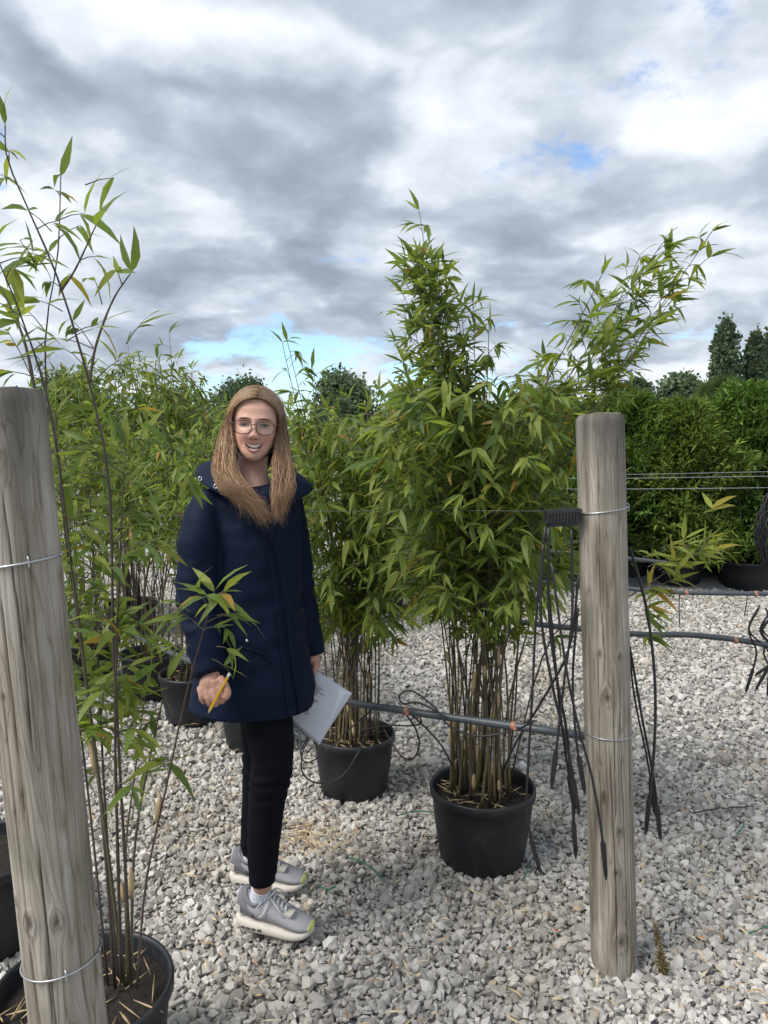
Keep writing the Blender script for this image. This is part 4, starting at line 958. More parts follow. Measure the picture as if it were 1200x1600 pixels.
for px, py, ang, c, lab, ln in ((1090, 1478, .3, (.62, .30, .10), 'curled orange dead leaf on the gravel right of the right post', .055), (865, 1465, -.2, (.42, .08, .04), 'small red dead leaf on the gravel left of the right post base', .03), (895, 1430, .1, (.55, .38, .2), 'long tan dead leaf on the gravel left of the right post', .06), (505, 1275, .5, (.28, .10, .05), 'brown dead leaf on the gravel before the notebook plant\'s pot', .05), (500, 1270, 1.2, (.5, .3, .12), 'tan dead leaf beside the brown one before the notebook plant\'s pot', .04)):
    p = G(px, py); p.z = .026; V, F = leaf_variant(.5, .9, .2); me = np_mesh('dead_leaf', V * ln, F, c, True)
    o = link('dead_leaf', me, M['culm']); o.location = p; o.rotation_euler = (0, .2, ang - 1.57); tag(o, lab, 'leaf', 'dead leaves on the gravel')
for pts, lab in ((((545, 1350), (565, 1356), (585, 1370), (598, 1386)), 'green twine curled on the gravel in front of the straw'), (((625, 1282), (650, 1276), (682, 1278)), 'green twine running up to the tallest plant\'s pot'), (((1168, 1470), (1185, 1464), (1215, 1452)), 'green twine at the right frame edge'), (((1150, 1312), (1160, 1302), (1162, 1292)), 'short green twine on the gravel at far right'), (((815, 1385), (822, 1376), (826, 1362)), 'green twine beside the foot of the tallest plant\'s pot'), ((498, 1395), (512, 1400), (525, 1396)) and (((498, 1395), (512, 1400), (525, 1396)), 'short green twine right of the rear shoe')):
    q = [G(*p) + Vector((0, 0, .024)) for p in pts]; tag(link('twine', tube_mesh('twine', q, .0028, 5, 14), M['twine']), lab, 'twine', 'bits of green twine')
q = [G(1082, 1278) + Vector((0, 0, .022)), G(1130, 1272) + Vector((0, 0, .026)), G(1178, 1268) + Vector((0, 0, .022))]
tag(link('twig', tube_mesh('twig', q, [.003, .0035, .002], 5, 10), M['graphite']), 'thin black twig lying on the gravel at far right', 'twig')
# dried seedling by the post
b = G(1037, 1528); root = thing('seedling', 'small dried brown-green seedling at the foot of the right post', 'seedling', b)
rr = random.Random(6); mb = MB(); tp = P(1022, 1440, b.y)
mb.add(*tube(catmull([b - Vector((0, 0, .01)), b.lerp(tp, .5) + Vector((.006, 0, 0)), tp], 8), [.002] * 8, 4), c=(.16, .10, .05)); part('stem', mb.mesh('stem', col=True), M['culm'], root)
bag = []; n = 190; t_ = np.array([rr.random() ** 1.2 for _ in range(n)]); pos = np.array([b.lerp(tp, q) for q in t_]); dr = np.random.default_rng(3).normal(0, 1, (n, 3)) + np.array([0, 0, .5])
part('foliage', rhomb_mesh('foliage', pos, dr, np.random.default_rng(4).normal(0, 1, (n, 3)), np.full(n, .022) * (1.4 - t_), np.full(n, .0022), np.array([(.20, .13, .05), (.13, .13, .04), (.24, .15, .08)])[np.arange(n) % 3]), M['needle'], root, 'stuff')

# ================================================================== the woman
PY = 2.33
H0 = P(400, 664, PY)
person = thing('person', 'smiling woman in a navy coat, black leggings and grey trainers holding a notebook and pencil', 'person', (G(425, 1437).x, G(425, 1437).y, 0))
HEAD_M = Matrix.Translation(H0) @ Matrix.Rotation(math.radians(6), 4, 'Z') @ Matrix.Rotation(math.radians(3.5), 4, 'Y') @ Matrix.Rotation(math.radians(2), 4, 'X')
hz_ = np.array([-.107, -.1035, -.096, -.082, -.06, -.03, 0, .02, .05, .075, .092, .1, .104])
hW = np.array([.004, .014, .027, .041, .054, .064, .069, .071, .069, .060, .043, .024, .004])
hF = np.array([.060, .071, .080, .0855, .0865, .086, .084, .086, .081, .068, .045, .022, .0])
hB = np.array([-.055, -.03, -.01, .03, .06, .085, .096, .099, .096, .082, .058, .038, .01])
def gz(a, b, s): return math.exp(-((a - b) / s) ** 2)
def head_local(t, z, infl=0.0):
    W_ = np.interp(z, hz_, hW) + infl; Fr = np.interp(z, hz_, hF) + infl; Bk = np.interp(z, hz_, hB) + infl
    c, s = math.cos(t), math.sin(t)
    e = .86
    x = W_ * math.copysign(abs(c) ** e, c); mid = (Bk - Fr) / 2; half = (Bk + Fr) / 2
    y = mid + half * math.copysign(abs(s) ** e, s)
    if infl == 0 and y < 0:
        fr = max(0, -s) ** .5
        dy = 0
        if -.05 < z < .03: dy -= gz(x, 0, .008 + .010 * max(0, min(1, (.005 - z) / .03))) * np.interp(z, [-.043, -.036, -.028, -.005, .012, .03], [0, .016, .022, .013, .006, 0])
        dy -= .005 * gz(abs(x), .013, .006) * gz(z, -.033, .007)
        dy += .010 * gz(abs(x), .031, .016) * gz(z, -.001, .011)
        dy -= .004 * gz(z, .020, .008) * gz(abs(x), .028, .022)
        dy -= .006 * gz(abs(x), .036, .016) * gz(z, -.034, .016)
        dy += .004 * gz(abs(x), .034, .006) * gz(z, -.058, .012)
        dy -= .004 * gz(x, 0, .014) * gz(z, -.095, .012)
        dy += .007 * gz(x, 0, .022) * gz(z, -.060, .010)
        y += dy * fr
    return Vector((x, y, z))
def head_grid(infl=0.0, z0=-.107, z1=.104, nz=110, ns=128):
    V = []; F = []
    for i in range(nz):
        z = z0 + (z1 - z0) * i / (nz - 1)
        for s in range(ns): V.append(HEAD_M @ head_local(2 * math.pi * s / ns, z, infl))
    for i in range(nz - 1):
        for s in range(ns): F.append((i * ns + s, i * ns + (s + 1) % ns, (i + 1) * ns + (s + 1) % ns, (i + 1) * ns + s))
    F.append(tuple(range(ns - 1, -1, -1))); F.append(tuple((nz - 1) * ns + s for s in range(ns)))
    return V, F
def limb(mb, pts, rad, n=14, sides=16):
    q = catmull([P(*p) for p in pts], n); mb.add(*tube(q, list(lerp_list(rad, n)), sides))
def ball(mb, c, r):
    V, F = lathe([(r * math.sin(a), -r * math.cos(a)) for a in (math.pi * i / 12 for i in range(13))], 16, c); mb.add(V, F)
def face_at(x, z, off=.0015):
    """world point on the face surface above head-local (x, z)"""
    best = None
    lo, hi = math.pi, 1.5 * math.pi
    if x > 0: lo, hi = 2 * math.pi, 1.5 * math.pi
    for _ in range(40):
        m_ = (lo + hi) / 2; q = head_local(m_, z)
        if abs(q.x) > abs(x): lo = m_
        else: hi = m_
    q = head_local((lo + hi) / 2, z); return Vector((x, q.y - off, z))

def shoe_axis(h, t, back):
    a, c = G(*h), G(*t); a.z = c.z = .016; a.y += back; c.y += back; return a, c
SH1 = shoe_axis((371, 1462), (489, 1486), .03); SH2 = shoe_axis((359, 1396), (477, 1408), .035)
def ankle(S_, f, z): p = S_[0].lerp(S_[1], f); p.z = z + .016; return p
def limbw(mb, pts, rad, n=14, sides=16): mb.add(*tube(catmull(pts, n), list(lerp_list(rad, n)), sides))
LEG1 = [P(420, 1130, 2.275), P(425, 1190, 2.255), P(416, 1260, 2.25), P(412, 1320, 2.24), P(410, 1375, 2.232)]
LEG2 = [P(410, 1130, 2.43), P(408, 1190, 2.43), P(402, 1260, 2.44), P(397, 1300, 2.45), P(394, 1328, 2.458)]
AN1 = [LEG1[-1], LEG1[-1].lerp(ankle(SH1, .30, .105), .6), ankle(SH1, .285, .09), ankle(SH1, .29, .06)]
AN2 = [LEG2[-1], LEG2[-1].lerp(ankle(SH2, .30, .105), .6), ankle(SH2, .285, .09), ankle(SH2, .29, .06)]
# skin: head, neck, chest, arms, hands, legs in one surface
b = MB()
b.add(*head_grid())
limb(b, [(396, 690, 2.365), (395, 722, 2.36), (393, 745, 2.345), (392, 775, 2.33)], [.046, .045, .052, .075], 12, 24)
b.add(*ell_loft([(P(390, y, 2.33), w, d_) for y, w, d_ in ((1066, .10, .07), (1040, .11, .08), (960, .10, .08), (860, .12, .085), (790, .14, .08), (768, .10, .06), (756, .05, .045))][::1], 28))
limb(b, [(330, 782, 2.28), (312, 860, 2.23), (310, 930, 2.21), (318, 1000, 2.17), (331, 1056, 2.125)], [.045, .04, .036, .032, .024])
limb(b, [(448, 786, 2.42), (462, 860, 2.45), (472, 930, 2.45), (484, 990, 2.44), (489, 1022, 2.43)], [.045, .038, .034, .028, .021])
limbw(b, LEG1 + AN1[1:], [.06, .05, .045, .038, .030, .028, .029, .027], 24)
limbw(b, LEG2 + AN2[1:], [.05, .045, .04, .034, .029, .028, .029, .027], 24)
# right fist round the pencil
limb(b, [(331, 1054, 2.125), (329, 1066, 2.112), (325, 1080, 2.105)], [.024, .031, .028], 8)
limb(b, [(338, 1062, 2.105), (339, 1076, 2.098)], [.024, .022], 5)
limb(b, [(318, 1072, 2.105), (319, 1082, 2.10)], [.020, .019], 5)
for f in ([(341, 1074, 2.085), (348, 1088, 2.072), (347, 1096, 2.088), (340, 1093, 2.102)], [(332, 1079, 2.082), (337, 1094, 2.068), (337, 1101, 2.086), (333, 1096, 2.104)],
          [(323, 1080, 2.084), (326, 1095, 2.072), (328, 1101, 2.088), (327, 1096, 2.106)], [(314, 1077, 2.090), (315, 1090, 2.080), (318, 1096, 2.094), (320, 1092, 2.108)]):
    limb(b, f, [.0092, .0086, .0082, .0074], 9, 10)
limb(b, [(343, 1060, 2.10), (352, 1072, 2.082), (356, 1084, 2.070), (351, 1092, 2.066)], [.0135, .0115, .0105, .0085], 9, 10)
# left hand gripping the notebook edge
limb(b, [(489, 1020, 2.43), (489, 1032, 2.425), (488, 1044, 2.42)], [.021, .026, .024], 8)
limb(b, [(492, 1034, 2.41), (493, 1044, 2.392), (488, 1054, 2.386)], [.0115, .0105, .0085], 8, 10)
for k in range(4): limb(b, [(478 + k * 5, 1040, 2.435), (477 + k * 5, 1054, 2.452), (476 + k * 5, 1068, 2.450)], [.0095, .009, .0075], 8, 10)
me = remesh(b, .0032, 2, 'body')
co = np.empty(len(me.vertices) * 3, np.float32); me.vertices.foreach_get('co', co); co = co.reshape(-1, 3)
inv = np.array(HEAD_M.inverted()); loc = co @ inv[:3, :3].T + inv[:3, 3]
colr = np.tile(np.array([.60, .355, .268]), (len(co), 1))
def blend(mask, c): colr[:] = colr * (1 - mask[:, None]) + np.array(c) * mask[:, None]
X_, Y_, Z_ = loc.T; front = (Y_ < .0) & (Z_ > -.12)
blend(.75 * np.exp(-((np.abs(X_) - .036) / .018) ** 2 - ((Z_ + .036) / .018) ** 2) * front, (.56, .235, .18))
blend(.45 * np.exp(-(X_ / .012) ** 2 - ((Z_ + .03) / .012) ** 2) * front, (.56, .24, .19))
blend(.25 * np.exp(-(X_ / .04) ** 2 - ((Z_ - .05) / .02) ** 2) * front, (.52, .24, .17))
blend(.35 * np.exp(-((np.abs(X_) - .031) / .015) ** 2 - ((Z_ - .001) / .010) ** 2) * front, (.36, .18, .13))
hands = (co[:, 2] < 1.0)
blend(.5 * hands, (.42, .20, .14))
a = me.color_attributes.new('col', 'FLOAT_COLOR', 'POINT'); c4 = np.ones((len(co), 4), np.float32); c4[:, :3] = colr; a.data.foreach_set('color', c4.ravel())
body = part('body', me, M['skin'], person)

def onface(mb, outline, off, dome=0.0, c=None):
    """closed outline in head-local (x,z) laid on the face as a filled, slightly domed patch"""
    cx = sum(p[0] for p in outline) / len(outline); czz = sum(p[1] for p in outline) / len(outline)
    V = []; n = len(outline); F = []
    for k, s in enumerate((1, .6, .25)):
        for (x, z) in outline: V.append(HEAD_M @ face_at(cx + (x - cx) * s, czz + (z - czz) * s, off + dome * (1 - s * s)))
    V.append(HEAD_M @ face_at(cx, czz, off + dome))
    for k in range(2):
        for i in range(n): F.append((k * n + i, k * n + (i + 1) % n, (k + 1) * n + (i + 1) % n, (k + 1) * n + i))
    for i in range(n): F.append((2 * n + i, 2 * n + (i + 1) % n, 3 * n))
    mb.add(V, F, c)
# smile
def smile(w, zt, zb, curve):
    n = 14; up = [(-w + 2 * w * i / n, zt + curve * (2 * i / n - 1) ** 2) for i in range(n + 1)]
    dn = [(w - 2 * w * i / n, zt + curve * (1 - 2 * i / n) ** 2 - (zt - zb) * (1 - (1 - 2 * i / n) ** 2) ** .6) for i in range(1, n)]
    return up + dn
MX = .001
def shift(o): return [(x + MX, z) for x, z in o]
mb = MB(); onface(mb, shift(smile(.0258, -.0550, -.0725, .0045)), .0015); mouth = part('mouth', mb.mesh('mouth'), M['mouth_dark'], person)
mb = MB(); onface(mb, shift(smile(.0225, -.0556, -.0640, .0042)), .0030, .001)
part('teeth', mb.mesh('teeth'), M['tooth'], person)
mb = MB(); onface(mb, shift([(x * .55, z - .0135) for x, z in smile(.0215, -.0555, -.0575, .003)]), .0028); part('teeth', mb.mesh('lower_teeth'), M['tooth'], person)
o = shift(smile(.0268, -.0540, -.0750, .0045)); n_ = len(o)
up = [HEAD_M @ face_at(x, z, .002) for x, z in o[:15]]; lo_ = [HEAD_M @ face_at(x, z, .002) for x, z in ([o[14]] + o[15:] + [o[0]])]
part('lip', tube_mesh('lip', up, [.0008, .002, .0026, .0021, .0026, .002, .0008], 8, 24), M['lip'], person)
part('lip', tube_mesh('lip', lo_, [.0008, .0028, .0040, .0042, .0040, .0028, .0008], 8, 24), M['lip'], person)
# eyes, brows
for s in (-1, 1):
    ex_ = s * .0305; n = 20
    al = [(ex_ + .0125 * math.cos(2 * math.pi * i / n), -.001 + (.0026 if math.sin(2 * math.pi * i / n) > 0 else .0026) * math.sin(2 * math.pi * i / n)) for i in range(n)]
    mb = MB(); onface(mb, al, .0022, .0015); eye = part('eye', mb.mesh('eye'), M['eye_white'], person)
    mb = MB(); onface(mb, [(ex_ + s * 0 + .0048 * math.cos(2 * math.pi * i / n), -.0006 + .0027 * math.sin(2 * math.pi * i / n)) for i in range(n)], .0042, .0005); subpart('iris', mb.mesh('iris'), M['iris'], eye)
    lid = [HEAD_M @ face_at(ex_ + .0142 * math.cos(a_), -.0008 + .0042 * math.sin(a_), .0032) for a_ in (math.pi * i / 10 for i in range(11))]
    part('eyelid', tube_mesh('eyelid', lid, [.0008, .0019, .0024, .0019, .0008], 6, 16), M['brow'], person)
    br = [HEAD_M @ face_at(s * x, z, .0012) for x, z in ((.013, .0185), (.024, .0205), (.036, .0200), (.046, .0165))]
    part('eyebrow', tube_mesh('eyebrow', br, [.0018, .0030, .0026, .0008], 6, 16), M['brow'], person)
    mb = MB(); onface(mb, [(s * .0068 + .0036 * math.cos(2 * math.pi * i / 10), -.0395 + .0016 * math.sin(2 * math.pi * i / 10)) for i in range(10)], .0006); part('nostril', mb.mesh('nostril'), M['mouth_dark'], person)
# glasses
gl = thing_gl = part('glasses', tube_mesh('bridge', [HEAD_M @ Vector((x, y, z)) for x, y, z in ((-.0075, -.1015, .001), (0, -.1055, .0035), (.0075, -.1015, .001))], .0016, 8, 12), M['frame'], person)
for s in (-1, 1):
    n = 40; rim = []
    for i in range(n + 1):
        a_ = 2 * math.pi * i / n; c_, s_ = math.cos(a_), math.sin(a_)
        x = s * .0325 + .0255 * math.copysign(abs(c_) ** .72, c_); z = -.0055 + .0195 * math.copysign(abs(s_) ** .78, s_) - (.0 if s_ > 0 else 0)
        if s_ < 0: x = s * .0325 + (x - s * .0325) * (1 + .14 * s_)
        rim.append(HEAD_M @ Vector((x, -.1015 + .10 * (abs(x) - .03) * (1 if abs(x) > .03 else 0) * 1.6, z)))
    subpart('rim', tube_mesh('rim', rim, .0014, 8), M['frame'], gl)
    cen = sum(rim[:-1], Vector()) / n; mb = MB(); mb.add([p for p in rim[:-1]] + [cen], [(i, (i + 1) % n, n) for i in range(n)]); subpart('lens', mb.mesh('lens', False), M['lens'], gl)
    subpart('temple', tube_mesh('temple', [HEAD_M @ Vector(p) for p in ((s * .058, -.0965, .006), (s * .068, -.085, .006), (s * .078, -.02, .004), (s * .076, .01, -.006))], .0016, 6, 12), M['frame'], gl)

# hair: cap, then strands laid from the parting
HB = np.array([(.20, .118, .062), (.28, .17, .092), (.37, .235, .132), (.125, .07, .04), (.46, .31, .185), (.235, .13, .066)])
def hair():
    rr = random.Random(19); mb = MB(); hk = [0]; HI = HEAD_M.inverted()
    # under-cap with a face opening
    V = []; nz, ns = 36, 72; idx = {}; Fc = []
    for i in range(nz):
        z = -.10 + .207 * i / (nz - 1)
        for s in range(ns):
            t = 2 * math.pi * s / ns; p = head_local(t, min(z, .104), .007); p.z = z + (.006 if z > .09 else 0)
            keep = (p.y > -.03 and abs(p.x) > -1) or z > .074 or (z > .062 and abs(p.x) > .05)
            idx[i, s] = (len(V), keep); V.append(HEAD_M @ p)
    for i in range(nz - 1):
        for s in range(ns):
            q = [idx[i, s], idx[i, (s + 1) % ns], idx[i + 1, (s + 1) % ns], idx[i + 1, s]]
            if all(k for _, k in q): Fc.append(tuple(k for k, _ in q))
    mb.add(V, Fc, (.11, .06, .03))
    def strand(ctrl, r0, wave=1.0):
        ph = rr.uniform(0, 6.28); n = 20; q = catmull(ctrl, n); a = rr.uniform(.0, .004) * wave; fq = rr.uniform(6, 12)
        q = [p + Vector((a * math.sin(ph + fq * i / n), a * math.cos(ph * 2 + fq * i / n), 0)) * (i / n) + Vector((.0055 * math.sin(hk[0] * 1.7 + i / n * 13), .003 * math.cos(hk[0] * 2.3 + i / n * 11), 0)) * (i / n) ** 1.5 for i, p in enumerate(q)]
        def push(p):
            l = HI @ p
            if l.z < -.015: return p
            e = Vector((l.x / .0835, (l.y - .005) / .105, (l.z - .02) / .095)); d_ = e.length
            if d_ < 1.0: l = Vector((0, .005, .02)) + (l - Vector((0, .005, .02))) * ((1.0 + off) / max(d_, .2)); return HEAD_M @ l
            return p
        off = rr.uniform(0, .045); q = [push(p) for p in q]
        rad = [r0 * (0.75 + .25 * math.sin(math.pi * min(1, i / n * 1.2))) * (1 if i < n * .55 else max(.10, (n - i) / (n * .45))) for i in range(n)]
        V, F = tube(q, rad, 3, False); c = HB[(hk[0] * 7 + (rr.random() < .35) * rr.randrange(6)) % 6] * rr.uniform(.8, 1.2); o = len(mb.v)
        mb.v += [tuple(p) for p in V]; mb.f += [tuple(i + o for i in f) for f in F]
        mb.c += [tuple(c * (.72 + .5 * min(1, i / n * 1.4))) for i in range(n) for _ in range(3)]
    def mixc(A, B, s): return [Vector(a) * (1 - s) + Vector(b) * s for a, b in zip(A, B)]
    L = lambda x, y, z: HEAD_M @ Vector((x, y, z))
    j = lambda p, s: p + Vector((rr.gauss(0, s), rr.gauss(0, s), rr.gauss(0, s)))
    part_line = catmull([L(.006, -.076, .081), L(.006, -.05, .104), L(.004, 0, .118), L(.002, .045, .114)], 41)
    # image left
    lo_out = [L(.002, .045, .112), L(-.048, .03, .094), L(-.081, .02, .03), P(344, 690, 2.33), P(336, 735, 2.25), P(346, 762, 2.165), P(374, 776, 2.158)]
    lo_in = [L(.006, -.076, .079), L(-.036, -.071, .067), L(-.069, -.055, .028), P(366, 690, 2.275), P(367, 730, 2.215), P(392, 774, 2.165), P(426, 820, 2.158)]
    cl = [rr.random() for _ in range(70)]; tipj = [Vector((rr.gauss(0, .010), 0, rr.gauss(0, .016))) for _ in range(70)]
    def clump(lo, hi):
        k = rr.randrange(70); hk[0] = k; return max(0, min(1, cl[k] + rr.gauss(0, .035))), tipj[k]
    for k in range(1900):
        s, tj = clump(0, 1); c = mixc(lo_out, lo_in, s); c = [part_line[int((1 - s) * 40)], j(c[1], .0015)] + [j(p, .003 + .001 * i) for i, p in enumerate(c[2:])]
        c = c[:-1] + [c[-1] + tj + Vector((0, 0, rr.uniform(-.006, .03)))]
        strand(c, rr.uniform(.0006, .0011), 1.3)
    # image right
    ro_out = [L(.002, .045, .112), L(.052, .03, .092), L(.081, .02, .03), P(447, 690, 2.33), P(456, 735, 2.25), P(454, 764, 2.185), P(445, 788, 2.168)]
    ro_in = [L(.006, -.076, .079), L(.041, -.066, .064), L(.0715, -.048, .026), P(433, 690, 2.29), P(430, 728, 2.235), P(430, 772, 2.17), P(433, 815, 2.158)]
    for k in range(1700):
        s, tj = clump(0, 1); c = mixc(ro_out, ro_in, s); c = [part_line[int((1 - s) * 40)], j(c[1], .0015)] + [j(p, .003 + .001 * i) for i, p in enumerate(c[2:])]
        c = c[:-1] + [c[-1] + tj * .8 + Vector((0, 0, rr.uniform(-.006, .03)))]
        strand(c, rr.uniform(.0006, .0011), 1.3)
    for k in range(600):                                               # back
        a_ = rr.uniform(.15, math.pi - .15); d_ = Vector((math.cos(a_), math.sin(a_), 0))
        c = [L(.003, .02, .112), L(d_.x * .055, .03 + d_.y * .05, .085), L(d_.x * .083, .01 + d_.y * .10, .01), L(d_.x * .085, .02 + d_.y * .09, -.07), L(d_.x * .095, .03 + d_.y * .07, -.13)]
        strand([c[0]] + [j(p, .004) for p in c[1:]], rr.uniform(.0009, .0014))
    for A_, B_ in ((lo_out, lo_in), (ro_out, ro_in)):                   # dense under-layer
        n = 24; qa, qb = catmull(A_, n), catmull(B_, n); Vs = []
        for i in range(n - 2):
            for k in range(7):
                p = qa[i].lerp(qb[i], .08 + .84 * k / 6) + Vector((0, .010, 0)); Vs.append(p)
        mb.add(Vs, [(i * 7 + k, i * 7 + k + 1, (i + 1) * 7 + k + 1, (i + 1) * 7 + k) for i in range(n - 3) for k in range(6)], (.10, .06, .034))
    for k in range(40):                                                # flyaways
        s = rr.random(); c = mixc(lo_out, lo_in, s) if rr.random() < .6 else mixc(ro_out, ro_in, s); c = [c[0]] + [j(p, .010) for p in c[1:]]
        strand(c, .0004)
    return mb.mesh('hair', col=True)
part('hair', hair(), M['hair'], person)

# coat
def coat():
    b = MB()
    rows = [(757, 334, 446, .070), (763, 320, 456, .090), (773, 309, 464, .106), (790, 303, 470, .122), (850, 316, 470, .135), (930, 321, 472, .138), (1000, 313, 480, .142), (1050, 304, 487, .150), (1078, 300, 491, .155), (1102, 298, 488, .158)]
    secs = []
    for y, xl, xr, dp in rows:
        c = P((xl + xr) / 2, y, PY); w = (P(xr, y, PY).x - P(xl, y, PY).x) / 2; secs.append((c, w, dp))
    V, F = ell_loft(secs[::-1], 64); b.add(V, F)
    def sl(pts, rad): q = catmull([P(*p) for p in pts], 24); b.add(*tube(q, list(lerp_list(rad, 24)), 28))
    sl([(332, 778, 2.29), (314, 830, 2.235), (309, 890, 2.215), (308, 940, 2.20), (316, 1000, 2.165), (329, 1052, 2.125)], [.058, .064, .061, .057, .052, .046])
    sl([(446, 782, 2.41), (459, 840, 2.45), (467, 900, 2.455), (474, 950, 2.45), (484, 995, 2.44), (491, 1024, 2.432)], [.054, .054, .050, .046, .040, .034])
    me = remesh(b, .0065, 3, 'coat')
    n = len(me.vertices); co = np.empty(n * 3, np.float32); me.vertices.foreach_get('co', co); co = co.reshape(-1, 3)
    no = np.empty(n * 3, np.float32); me.vertices.foreach_get('normal', no); no = no.reshape(-1, 3)
    for i in range(n):
        p = Vector(co[i]); 
        f = .0085 * mnoise.noise(Vector((p.x * 9, p.y * 9, p.z * 3.2))) + .0065 * mnoise.noise(Vector((p.x * 7 + p.z * 9, p.y * 8, p.z * 15 - p.x * 8))) + .002 * mnoise.noise(p * 38)
        # creases gather at the elbows and cuffs
        el = math.exp(-((p.z - 1.03) / .08) ** 2) * (1 if (p.x < -.53 or p.x > -.27) else 0)
        f += el * .005 * math.sin(p.z * 85 + 6 * mnoise.noise(p * 9) + p.x * 60)
        co[i] += no[i] * f
        if p.z < .72: co[i][2] -= max(0, (-.42 - p.x)) * .16 * (1 - max(0, p.z - .66) / .06 if p.z > .66 else 1)
    me.vertices.foreach_set('co', co.ravel()); me.update(); return me
ct = part('coat', coat(), M['coat'], person)
def band(name, inner, outer, thick, mat, n=70, lift=.0):
    A = catmull([P(*p) for p in inner], n); B = catmull([P(*p) for p in outer], n); m = MB(); V = []; F = []; K = 6
    for i in range(n):
        for k in range(K):
            t = k / (K - 1); p = A[i].lerp(B[i], t); p = p + Vector((0, 0, lift * math.sin(t * math.pi))) + Vector((0, -1, .5)).normalized() * (.004 * mnoise.noise(p * 20)); V.append(p)
    for i in range(n - 1):
        for k in range(K - 1): F.append((i * K + k, i * K + k + 1, (i + 1) * K + k + 1, (i + 1) * K + k))
    m.add(V, F); me = m.mesh(name); o = bpy.data.objects.new('tmp', me); COL.objects.link(o)
    s = o.modifiers.new('s', 'SOLIDIFY'); s.thickness = thick; s.offset = 0; bv = o.modifiers.new('u', 'SUBSURF'); bv.levels = 1; bv.render_levels = 1
    dg = bpy.context.evaluated_depsgraph_get(); out = bpy.data.meshes.new_from_object(o.evaluated_get(dg)); bpy.data.objects.remove(o); out.name = name
    out.polygons.foreach_set('use_smooth', [True] * len(out.polygons)); out.materials.clear(); return out
inner = [(420, 826, 2.186), (398, 790, 2.19), (366, 754, 2.215), (346, 736, 2.29), (350, 722, 2.39), (385, 714, 2.43), (425, 718, 2.425), (448, 734, 2.38), (448, 752, 2.29), (434, 786, 2.20), (422, 826, 2.186)]
outer = [(418, 846, 2.184), (386, 797, 2.178), (336, 769, 2.185), (306, 746, 2.26), (316, 726, 2.42), (365, 724, 2.475), (425, 730, 2.475), (478, 752, 2.42), (488, 767, 2.33), (444, 797, 2.19), (424, 846, 2.184)]
subpart('collar', band('collar', inner, outer, .009, M['coat'], 90, .008), M['coat'], ct)
# inner stand of the collar round the neck
subpart('collar_stand', band('collar_stand', [(372, 760, 2.235), (352, 745, 2.28), (350, 730, 2.37), (385, 722, 2.415), (428, 726, 2.41), (444, 745, 2.34), (436, 770, 2.24)], [(366, 742, 2.22), (346, 726, 2.28), (348, 712, 2.38), (385, 704, 2.43), (428, 708, 2.425), (447, 728, 2.35), (444, 756, 2.23)], .008, M['coat'], 60), M['coat'], ct)
for x, y, Y in ((313, 751, 2.235), (337, 763, 2.185)):
    c = P(x, y - 3, Y - .004); m = MB(); m.add(*tube([c + Vector((.0052 * math.cos(a_), -.003, .0052 * math.sin(a_))) for a_ in (2 * math.pi * i / 16 for i in range(17))], .0017, 6)); subpart('snap', m.mesh('snap'), M['snap'], ct)
for x, y, Y in ((466, 755, 2.37), (474, 757, 2.37)):
    c = P(x, y, Y - .012); m = MB(); m.add(*tube([c + Vector((.004 * math.cos(a_), 0, .004 * math.sin(a_))) for a_ in (2 * math.pi * i / 12 for i in range(13))], .0014, 6)); subpart('snap', m.mesh('snap'), M['snap'], ct)
def on_coat(pts, Yoff=.0):
    """pixel polyline dropped onto the coat body's front"""
    out = []
    rows = {742: (352, 432, .060), 766: (312, 462, .100), 790: (303, 470, .122), 850: (316, 470, .135), 930: (321, 472, .138), 1000: (313, 480, .142), 1060: (304, 487, .150), 1128: (298, 486, .158)}
    ys = sorted(rows)
    for x, y in pts:
        xl = np.interp(y, ys, [rows[k][0] for k in ys]); xr = np.interp(y, ys, [rows[k][1] for k in ys]); dp = np.interp(y, ys, [rows[k][2] for k in ys])
        u_ = max(-.98, min(.98, (x - (xl + xr) / 2) / ((xr - xl) / 2))); out.append(P(x, y, PY - dp * math.sqrt(1 - u_ * u_) + Yoff))
    return out
for nm, pts, rr_ in (('zip', [(422, 838), (438, 880), (447, 940), (454, 1010), (462, 1070), (468, 1116)], .0035), ('placket_seam', [(402, 812), (424, 880), (433, 940), (439, 1010), (446, 1070), (451, 1120)], .0022), ('hem_seam', [(312, 1126), (350, 1121), (400, 1113), (450, 1104), (480, 1096)], .0022), ('pocket_welt', [(372, 1012), (388, 1014), (410, 1022), (428, 1038)], .0035)):
    q = on_coat(pts, .0); subpart(nm, tube_mesh(nm, q, rr_, 6, 40), M['coat'], ct)
for x, y in ((386, 1001), (412, 813)):
    c = on_coat([(x, y)], -.006)[0]; m = MB(); ball(m, c, .0045); subpart('snap', m.mesh('snap'), M['snap'], ct)
subpart('drawcord', tube_mesh('drawcord', [P(296, 1135, 2.27), P(292, 1148, 2.26), P(299, 1156, 2.25), P(309, 1150, 2.25), P(311, 1140, 2.26)], .0018, 5, 24), M['tube'], ct)

